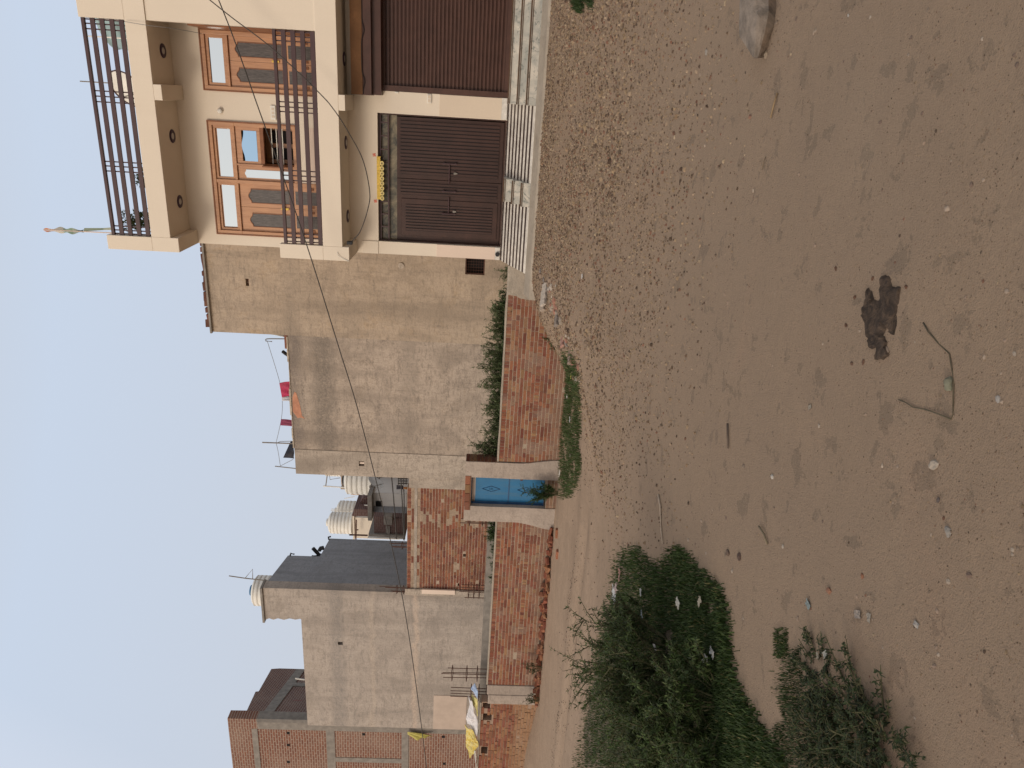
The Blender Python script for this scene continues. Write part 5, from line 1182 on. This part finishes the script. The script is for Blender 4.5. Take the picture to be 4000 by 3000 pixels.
for py, px in ((2045,1885),(2075,1868),(2100,1880),(2130,1890),(2170,1895),(2210,1905),(2250,1903)):
    c = at(px+8, py, Y=15.7); weed('weed', (c.x, 15.7, -1.88), c.z+1.94, .22, 12, 60, .07, .016, 'green weed behind the long boundary wall left of the blue gate', 'weed', 'weeds behind the left boundary wall', twig=8, bushy=.12, tmin=.65, hmin=.85, cone=.12)
for py, px in ((2460,1868),(2360,1870),(2570,1855)):
    c = at(px, py, Y=16.9); weed('weed', (c.x, 16.9, -1.3), c.z+1.3, .08, 3, 18, .07, .018, 'single thin weed on the dark plinth before the grey house', 'weed', 'thin weeds on the dark plinth', twig=3)
c = at(2130, 1910, Y=15.0); weed('weed', (c.x-.08, 14.95, -1.86), .88, .24, 16, 60, .055, .016, 'bushy weed growing before the lower right of the blue door', 'weed', twig=9, lean=(-.02, 0), hmin=.35)
for (px, py, Y, h, lab) in ((2158, 2612, 14.9, .62, 'dull weed against the left boundary wall before the grey post'), (2150, 2735, 14.85, .55, 'dull weed at the foot of the grey concrete post'), (2185, 1320, 14.95, .42, 'low weed at the wall foot beside the mound edge'), (2170, 1345, 15.0, .35, 'second low weed at the wall foot, nearer the grass strip')):
    c = at(px, py, Y=Y); weed('weed', (c.x, Y, gz(c.x, Y)), h, .2, 9, 26, .05, .016, lab, pal=[(.08,.095,.04),(.06,.08,.03)] if py > 2000 else LEAFC, twig=4)
# foreground shrubs
FG = [(2600, 2540, 1.02, .42, 20, 'tall bushy green shrub on the grass at the left, its shoots against the pale road'), (2640, 2680, .88, .50, 22, 'wide dark shrub behind the tall bushy one, left of it'), (2680, 2840, .70, .48, 20, 'dark shrub in the thicket with pale fine twigs, third from the grass tip'), (2700, 2960, .62, .48, 20, 'shrub at the left edge of the thicket'), (2540, 2440, .55, .30, 13, 'small green shrub at the road side of the grass'), (2800, 2760, .45, .4, 13, 'low shrub at the near side of the thicket'), (2790, 2930, .42, .4, 13, 'low shrub by the white litter at the thicket edge')]
random.seed(5)
for i, (px, py, H, sp, ns, lab) in enumerate(FG):
    p = gnd(px, py); weed('shrub', p, H, sp, ns, 52, .052, .011, lab, 'shrub', twig=9, bushy=.40, hmin=.4, pal=[(.042,.076,.016),(.058,.095,.023),(.032,.056,.013),(.082,.118,.032),(.04,.052,.022),(.10,.122,.045)])
p = gnd(2470, 2800)
weed('shrub', gnd(2520, 2880), .45, .35, 10, 40, .045, .010, 'thin dry greenish shrub at the road edge far left', 'shrub', pal=[(.10,.11,.05),(.07,.08,.035)], twig=6)
NB = [(3330, 2810, .12, .32, 40, 'low dark bush on the dirt, nearer the camera'), (3430, 2940, .13, .34, 44, 'low dark bush at the lower left corner of the dirt'), (3230, 2910, .13, .28, 34, 'leafy low bush between the grass and the near dirt'), (3200, 2660, .06, .22, 24, 'flat sprawling weed at the tip of the near bushes')]
for (px, py, H, sp, ns, lab) in NB: weed('bush', gnd(px, py), H, sp, ns, 14, .026, .009, lab, 'bush', twig=4, bushy=1.1, hmin=.25, cone=.6, pal=[(.025,.042,.011),(.035,.055,.015),(.018,.028,.010)])
for (px, py, H_, lab) in ((545, 700, .95, 'leafy potted plant behind the roof railing, the farther one from the roof corner'), (478, 858, 1.05, 'spiky potted plant behind the roof railing near the roof corner')):
    c = at(px, py, Y=16.0); tp = at(px-35, py, Y=16.0).z; r_ = weed('potted_plant', (c.x, 16.0, 6.98), max(.6, tp-6.98), .22, 9, 30, .10, .03, lab, 'plant', pal=[(.03,.05,.025),(.06,.08,.03),(.10,.13,.05)], twig=5)
    b = MB(); b.lathe([(.10, 0), (.15, .24), (.165, .24), (.165, .28), (.02, .27)], (c.x, 16.0, 6.73), 16); b.build('pot', M['rust'], r_, smooth=True)
# grass
def grass(name, poly, n, h, w, label, pal, feather=18, clump=.0, mat='leaf'):
    mb = MB(); xs = [p[0] for p in poly]; ys = [p[1] for p in poly]; k = 0; tries = 0
    while k < n and tries < n*12:
        tries += 1; x, y = rnd(min(xs), max(xs)), rnd(min(ys), max(ys))
        if not inpoly(x+random.gauss(0, feather), y+random.gauss(0, feather), poly): continue
        p = gnd(x, y)
        cl = noise.noise((p.x*2.6, p.y*2.6, 7))+.5*noise.noise((p.x*8, p.y*8, 3))
        if cl < clump-.3: continue
        hh = h*rnd(.4, 1.2)*(.7+.6*max(0, cl)); a = rnd(0, 6.283); d = Vector((math.cos(a), math.sin(a), 0)); c = mul(random.choice(pal), rnd(.7, 1.25)*(1+.5*cl*.5))
        if random.random() < .03: c = mul((.20, .17, .07), rnd(.7, 1.2))
        tip = p+d*hh*rnd(.2, .9)+Vector((0, 0, hh)); m = p.lerp(tip, .5)+Vector((0, 0, hh*.12)); s_ = Vector((-d.y, d.x, 0))*w*rnd(.6, 1.3)
        i = len(mb.v); mb.v += [tuple(p-s_*.5-Vector((0,0,.01))), tuple(p+s_*.5-Vector((0,0,.01))), tuple(m+s_*.45), tuple(m-s_*.45), tuple(tip)]
        mb.f += [(i, i+1, i+2, i+3), (i+3, i+2, i+4)]; mb.c += [c, c]; k += 1
    return tag(mb.build(name, M[mat], loc=(0, 0, 0)), label, 'grass', kind='stuff')
GP = [(.03,.058,.013),(.038,.068,.016),(.026,.048,.012),(.05,.08,.02)]
random.seed(11)
grass('grass', main, 44000, .055, .008, 'large dark green grass patch at the left', GP, 14, clump=-.25)
grass('grass', Z8([(1420,230),(1450,210),(1490,230),(1495,330),(1470,375),(1425,350)]), 700, .022, .004, 'small isolated tuft of grass on the dirt', GP, 16)
grass('grass', Z8([(1480,350),(1560,320),(1660,335),(1740,380),(1745,600),(1850,780),(1950,990),(1330,990),(1380,800),(1480,480)]), 5500, .025, .004, 'sparse grass and creeping weeds near the camera', [(.024,.042,.012),(.036,.058,.018)], 22, clump=.24)
grass('grass', [(2207,1370),(2245,1420),(2266,1540),(2274,1700),(2272,1810),(2255,1875),(2232,1935),(2196,1950),(2186,1700),(2194,1500)], 9000, .10, .010, 'strip of green grass along the foot of the brick wall', [(.045,.085,.02),(.035,.068,.016),(.06,.10,.028),(.10,.11,.05)], 11, clump=.06)
grass('grass', [(2235,-40),(2290,-40),(2325,0),(2300,30),(2262,52),(2240,20)], 1100, .09, .009, 'small green grass clump by the steps at the right', [(.04,.07,.02),(.03,.055,.016)], 10)
# litter
M['lit'] = vcol('litter_sheet', .6, .15, 40, 0)
def litter(px, py, s, col, label, seed=0, up=.5, lift=.0, name='litter'):
    p = gnd(px, py); mb = MB(); n = 7; a0 = seed*1.3
    for i in range(n+1):
        for j in range(n+1):
            x, y = (i/n-.5)*s*1.5, (j/n-.5)*s; q = noise.noise((x*6/s*.4+seed, y*6/s*.4, seed)); q2 = noise.noise((x*3/s+seed, 5, y*3/s))
            mb.v.append(((x*math.cos(a0)-y*math.sin(a0))*(1+.3*q2), (x*math.sin(a0)+y*math.cos(a0))*(1+.3*q), s*up*(.35+.6*abs(q)+.3*q2)))
    for i in range(n):
        for j in range(n):
            if random.random() < .1 and (i in (0, n-1) or j in (0, n-1)): continue
            q = i*(n+1)+j; mb.f.append((q, q+n+1, q+n+2, q+1)); mb.c.append(mul(col, rnd(.85, 1.1)))
    o = mb.build(name, M['lit'], loc=(0, 0, 0)); o.location = (p.x, p.y, p.z+lift); sd = o.modifiers.new('s', 'SOLIDIFY'); sd.thickness = .002; tag(o, label, 'litter')
LIT = [(2445, 2330, .17, (.55,.56,.56), 'crumpled white plastic bag on the grass, largest of the litter', .10), (2430, 2300, .12, (.40,.32,.30), 'pinkish grey scrap beside the large white bag', .05), (2436, 2245, .11, (.32,.17,.13), 'reddish brown brick shard shaped scrap on the grass tip', .03), (2420, 2360, .11, (.36,.26,.14), 'brown cardboard scrap on the grass below the white bag', .04), (2524, 2315, .06, (.55,.55,.5), 'small bent white scrap right of the large white bag', .04), (2680, 2355, .07, (.55,.53,.46), 'pale paper scrap standing in the middle of the grass', .05), (2762, 2350, .06, (.45,.40,.30), 'beige scrap near the right edge of the grass', .04),
 (2538, 2402, .07, (.45,.5,.52), 'thin bluish plastic shred on the dark grass', .06), (2592, 2530, .06, (.6,.6,.62), 'white wrapper bit between shrub and grass', .06), (2790, 2595, .09, (.5,.48,.43), 'crumpled beige wrapper on the near grass', .04), (2812, 2548, .06, (.55,.55,.52), 'white shred at the near grass edge', .04), (2228, 1550, .08, (.7,.7,.66), 'white shred on the grass strip, nearer the cream house', .06), (2240, 1640, .10, (.72,.72,.74), 'long white wrapper on the grass strip', .06), (2198, 1850, .13, (.68,.66,.60), 'white and dark rag on the grass by the blue gate', .05),
 (2243, 1468, .07, (.55,.48,.10), 'yellow wrapper at the right end of the grass strip', .04), (2280, 1080, .07, (.7,.68,.66), 'white wrapper lying on the gravel mound', .01), (2175, 1120, .05, (.65,.63,.58), 'white chip at the mound crest', .01), (3160, 2360, .045, (.36,.44,.44), 'bluish green wrapper on the dirt', .0), (3236, 2556, .04, (.5,.5,.45), 'crumpled white wrapper by the low weeds', .01), (3205, 2560, .03, (.45,.40,.30), 'beige scrap by the low weeds', .01), (3355, 2400, .05, (.42,.36,.31), 'flat grey beige tile shard on the dirt, left of a pair', .0), (3398, 2412, .04, (.46,.41,.34), 'flat pale tile shard on the dirt, right of a pair', .0), (3582, 2438, .03, (.55,.52,.48), 'white bit with a dark shadow on the dirt', .0),
 (3250, 2745, .035, (.45,.40,.36), 'grey paper scrap under the near bush', .01), (3382, 2855, .02, (.7,.68,.68), 'small white paper bit beside the near bush', .0), (3166, 1590, .03, (.45,.4,.32), 'pair of pale straw flakes on open dirt', .0), (2240, 1780, .05, (.5,.44,.38), 'pale scrap in the grass strip near the gate', .06)]
for i, (px, py, s, c, lab, lf_) in enumerate(LIT): litter(px, py, s*(.6 if px > 2850 else .8), mul(c, .5 if px > 2850 else .7), lab, i+1, lift=lf_)
# ================================================================== OVERHEAD CABLES
cable('overhead_cable', [(3.5, 13.6, 5.6), at(854, 0, Y=14), at(1019, 450, Y=14), at(1179, 900, Y=14), at(1318, 1340, Y=14), at(1424, 1700, Y=14.1), at(1569, 2319, Y=14.4), at(1648, 2851, Y=14.7), at(1700, 3300, Y=15)], .011, M['wire'], 'long black overhead cable sloping down across the whole scene from the cream house', 'cable')
W2 = [(813,-5),(905,68),(1068,193),(1247,363),(1308,434),(1360,515),(1417,624),(1444,749),(1436,820),(1409,900),(1382,935),(1366,950)]
cable('overhead_cable', [at(x, y, Y=lerp(14.2, 14.72, i/11)) for i, (x, y) in enumerate(W2)], .010, M['wire'], 'second black cable looping down to the balcony corner of the cream house', 'cable')
p = at(1368, 948, Y=14.72); b = MB(); b.box(p.x-.03, p.x+.03, 14.66, 14.748, p.z-.05, p.z+.06); tag(b.build('cable_clamp', M['black'], bevel=.005), 'small black cable clamp at the balcony corner', 'clamp')
c1 = lambda x, y, Y: at(200+x*.5425, y*.5425, Y=Y)
cable('thin_wire', [c1(530, 155, 14.7), c1(680, 180, 14.7), c1(880, 205, 15.0), c1(1075, 240, 15.6)], .005, M['wirelt'], 'thin pale wire from the roof railing to the wooden balcony door', 'wire')
cable('thin_wire', [at(1380, 3, Y=9), at(1380, 3.5, Y=9)] if False else [at(1318, 985, Y=14.74), at(1322, 1000, Y=14.72), at(1336, 1008, Y=14.73), at(1362, 1021, Y=14.74)], .006, M['white'], 'short white wire end hanging from the balcony corner post', 'wire')

# ================================================================== LIGHT, SKY, CAMERA
EL, AZ = R(20), R(213)      # sun behind the camera, to its left; azimuth clockwise from +Y
w = bpy.data.worlds.new('World'); scene.world = w; w.use_nodes = True; nt = w.node_tree
sky = nt.nodes.new('ShaderNodeTexSky'); sky.sky_type = 'NISHITA'; sky.sun_disc = False; sky.sun_elevation = EL; sky.sun_rotation = AZ
sky.air_density = 1.0; sky.dust_density = 3.5; sky.ozone_density = 1.5; sky.altitude = 200
bg = nt.nodes['Background']; bg.inputs['Strength'].default_value = .13
tc = nt.nodes.new('ShaderNodeTexCoord'); sx = nt.nodes.new('ShaderNodeSeparateXYZ'); nt.links.new(tc.outputs['Generated'], sx.inputs[0])
hz = nt.nodes.new('ShaderNodeValToRGB'); nt.links.new(sx.outputs[2], hz.inputs['Fac'])      # dusty air: pale low, bluer midway, unseen zenith neutral to warm the light
hz.color_ramp.elements[0].position = .0; hz.color_ramp.elements[0].color = (.64, .645, .695, 1)
hz.color_ramp.elements[1].position = .8; hz.color_ramp.elements[1].color = (.66, .66, .66, 1); e2_ = hz.color_ramp.elements.new(.5); e2_.color = (.655, .745, .885, 1)
e_ = hz.color_ramp.elements.new(.22); e_.color = (.645, .69, .775, 1)
hm = nt.nodes.new('ShaderNodeVectorMath'); hm.operation = 'SCALE'; hm.inputs['Scale'].default_value = 1/.13; 
dt = nt.nodes.new('ShaderNodeVectorMath'); dt.operation = 'DOT_PRODUCT'; nt.links.new(tc.outputs['Generated'], dt.inputs[0]); dt.inputs[1].default_value = (math.sin(AZ)*math.cos(EL), math.cos(AZ)*math.cos(EL), math.sin(EL))
gl = nt.nodes.new('ShaderNodeValToRGB'); nt.links.new(dt.outputs['Value'], gl.inputs['Fac'])  # warm glow added around the sun, out of view, to warm the light
gl.color_ramp.elements[0].position = .0; gl.color_ramp.elements[0].color = (0, 0, 0, 1); gl.color_ramp.elements[1].position = 1; gl.color_ramp.elements[1].color = (.75, .54, .36, 1)
ga = nt.nodes.new('ShaderNodeVectorMath'); ga.operation = 'ADD'; nt.links.new(hz.outputs[0], ga.inputs[0]); nt.links.new(gl.outputs[0], ga.inputs[1]); nt.links.new(ga.outputs[0], hm.inputs[0])
mx = nt.nodes.new('ShaderNodeMix'); mx.data_type = 'RGBA'; mx.inputs[0].default_value = .86
nt.links.new(sky.outputs[0], mx.inputs[6]); nt.links.new(hm.outputs[0], mx.inputs[7]); nt.links.new(mx.outputs[2], bg.inputs['Color'])
sl = bpy.data.lights.new('sun', 'SUN'); sl.energy = 1.35; sl.angle = R(16); sl.color = (1, .87, .72)
so = bpy.data.objects.new('sun', sl); COL.objects.link(so)
sdir = Vector((math.sin(AZ)*math.cos(EL), math.cos(AZ)*math.cos(EL), math.sin(EL)))
so.rotation_euler = sdir.to_track_quat('Z', 'Y').to_euler(); so.location = (-8, -8, 12)
cam = bpy.data.cameras.new('camera'); co = bpy.data.objects.new('camera', cam); COL.objects.link(co)
cam.sensor_width = 36; cam.sensor_fit = 'HORIZONTAL'; cam.lens = FOC/4000*36; cam.clip_start = .05; cam.clip_end = 1000
from mathutils import Matrix
co.matrix_world = Matrix((( -UP.x, RT.x, -FW.x, 0), (-UP.y, RT.y, -FW.y, 0), (-UP.z, RT.z, -FW.z, 0), (0, 0, 0, 1)))
scene.camera = co
vs_ = scene.view_settings; vs_.view_transform = 'Standard'; vs_.look = 'None'; vs_.exposure = 0; vs_.gamma = 1
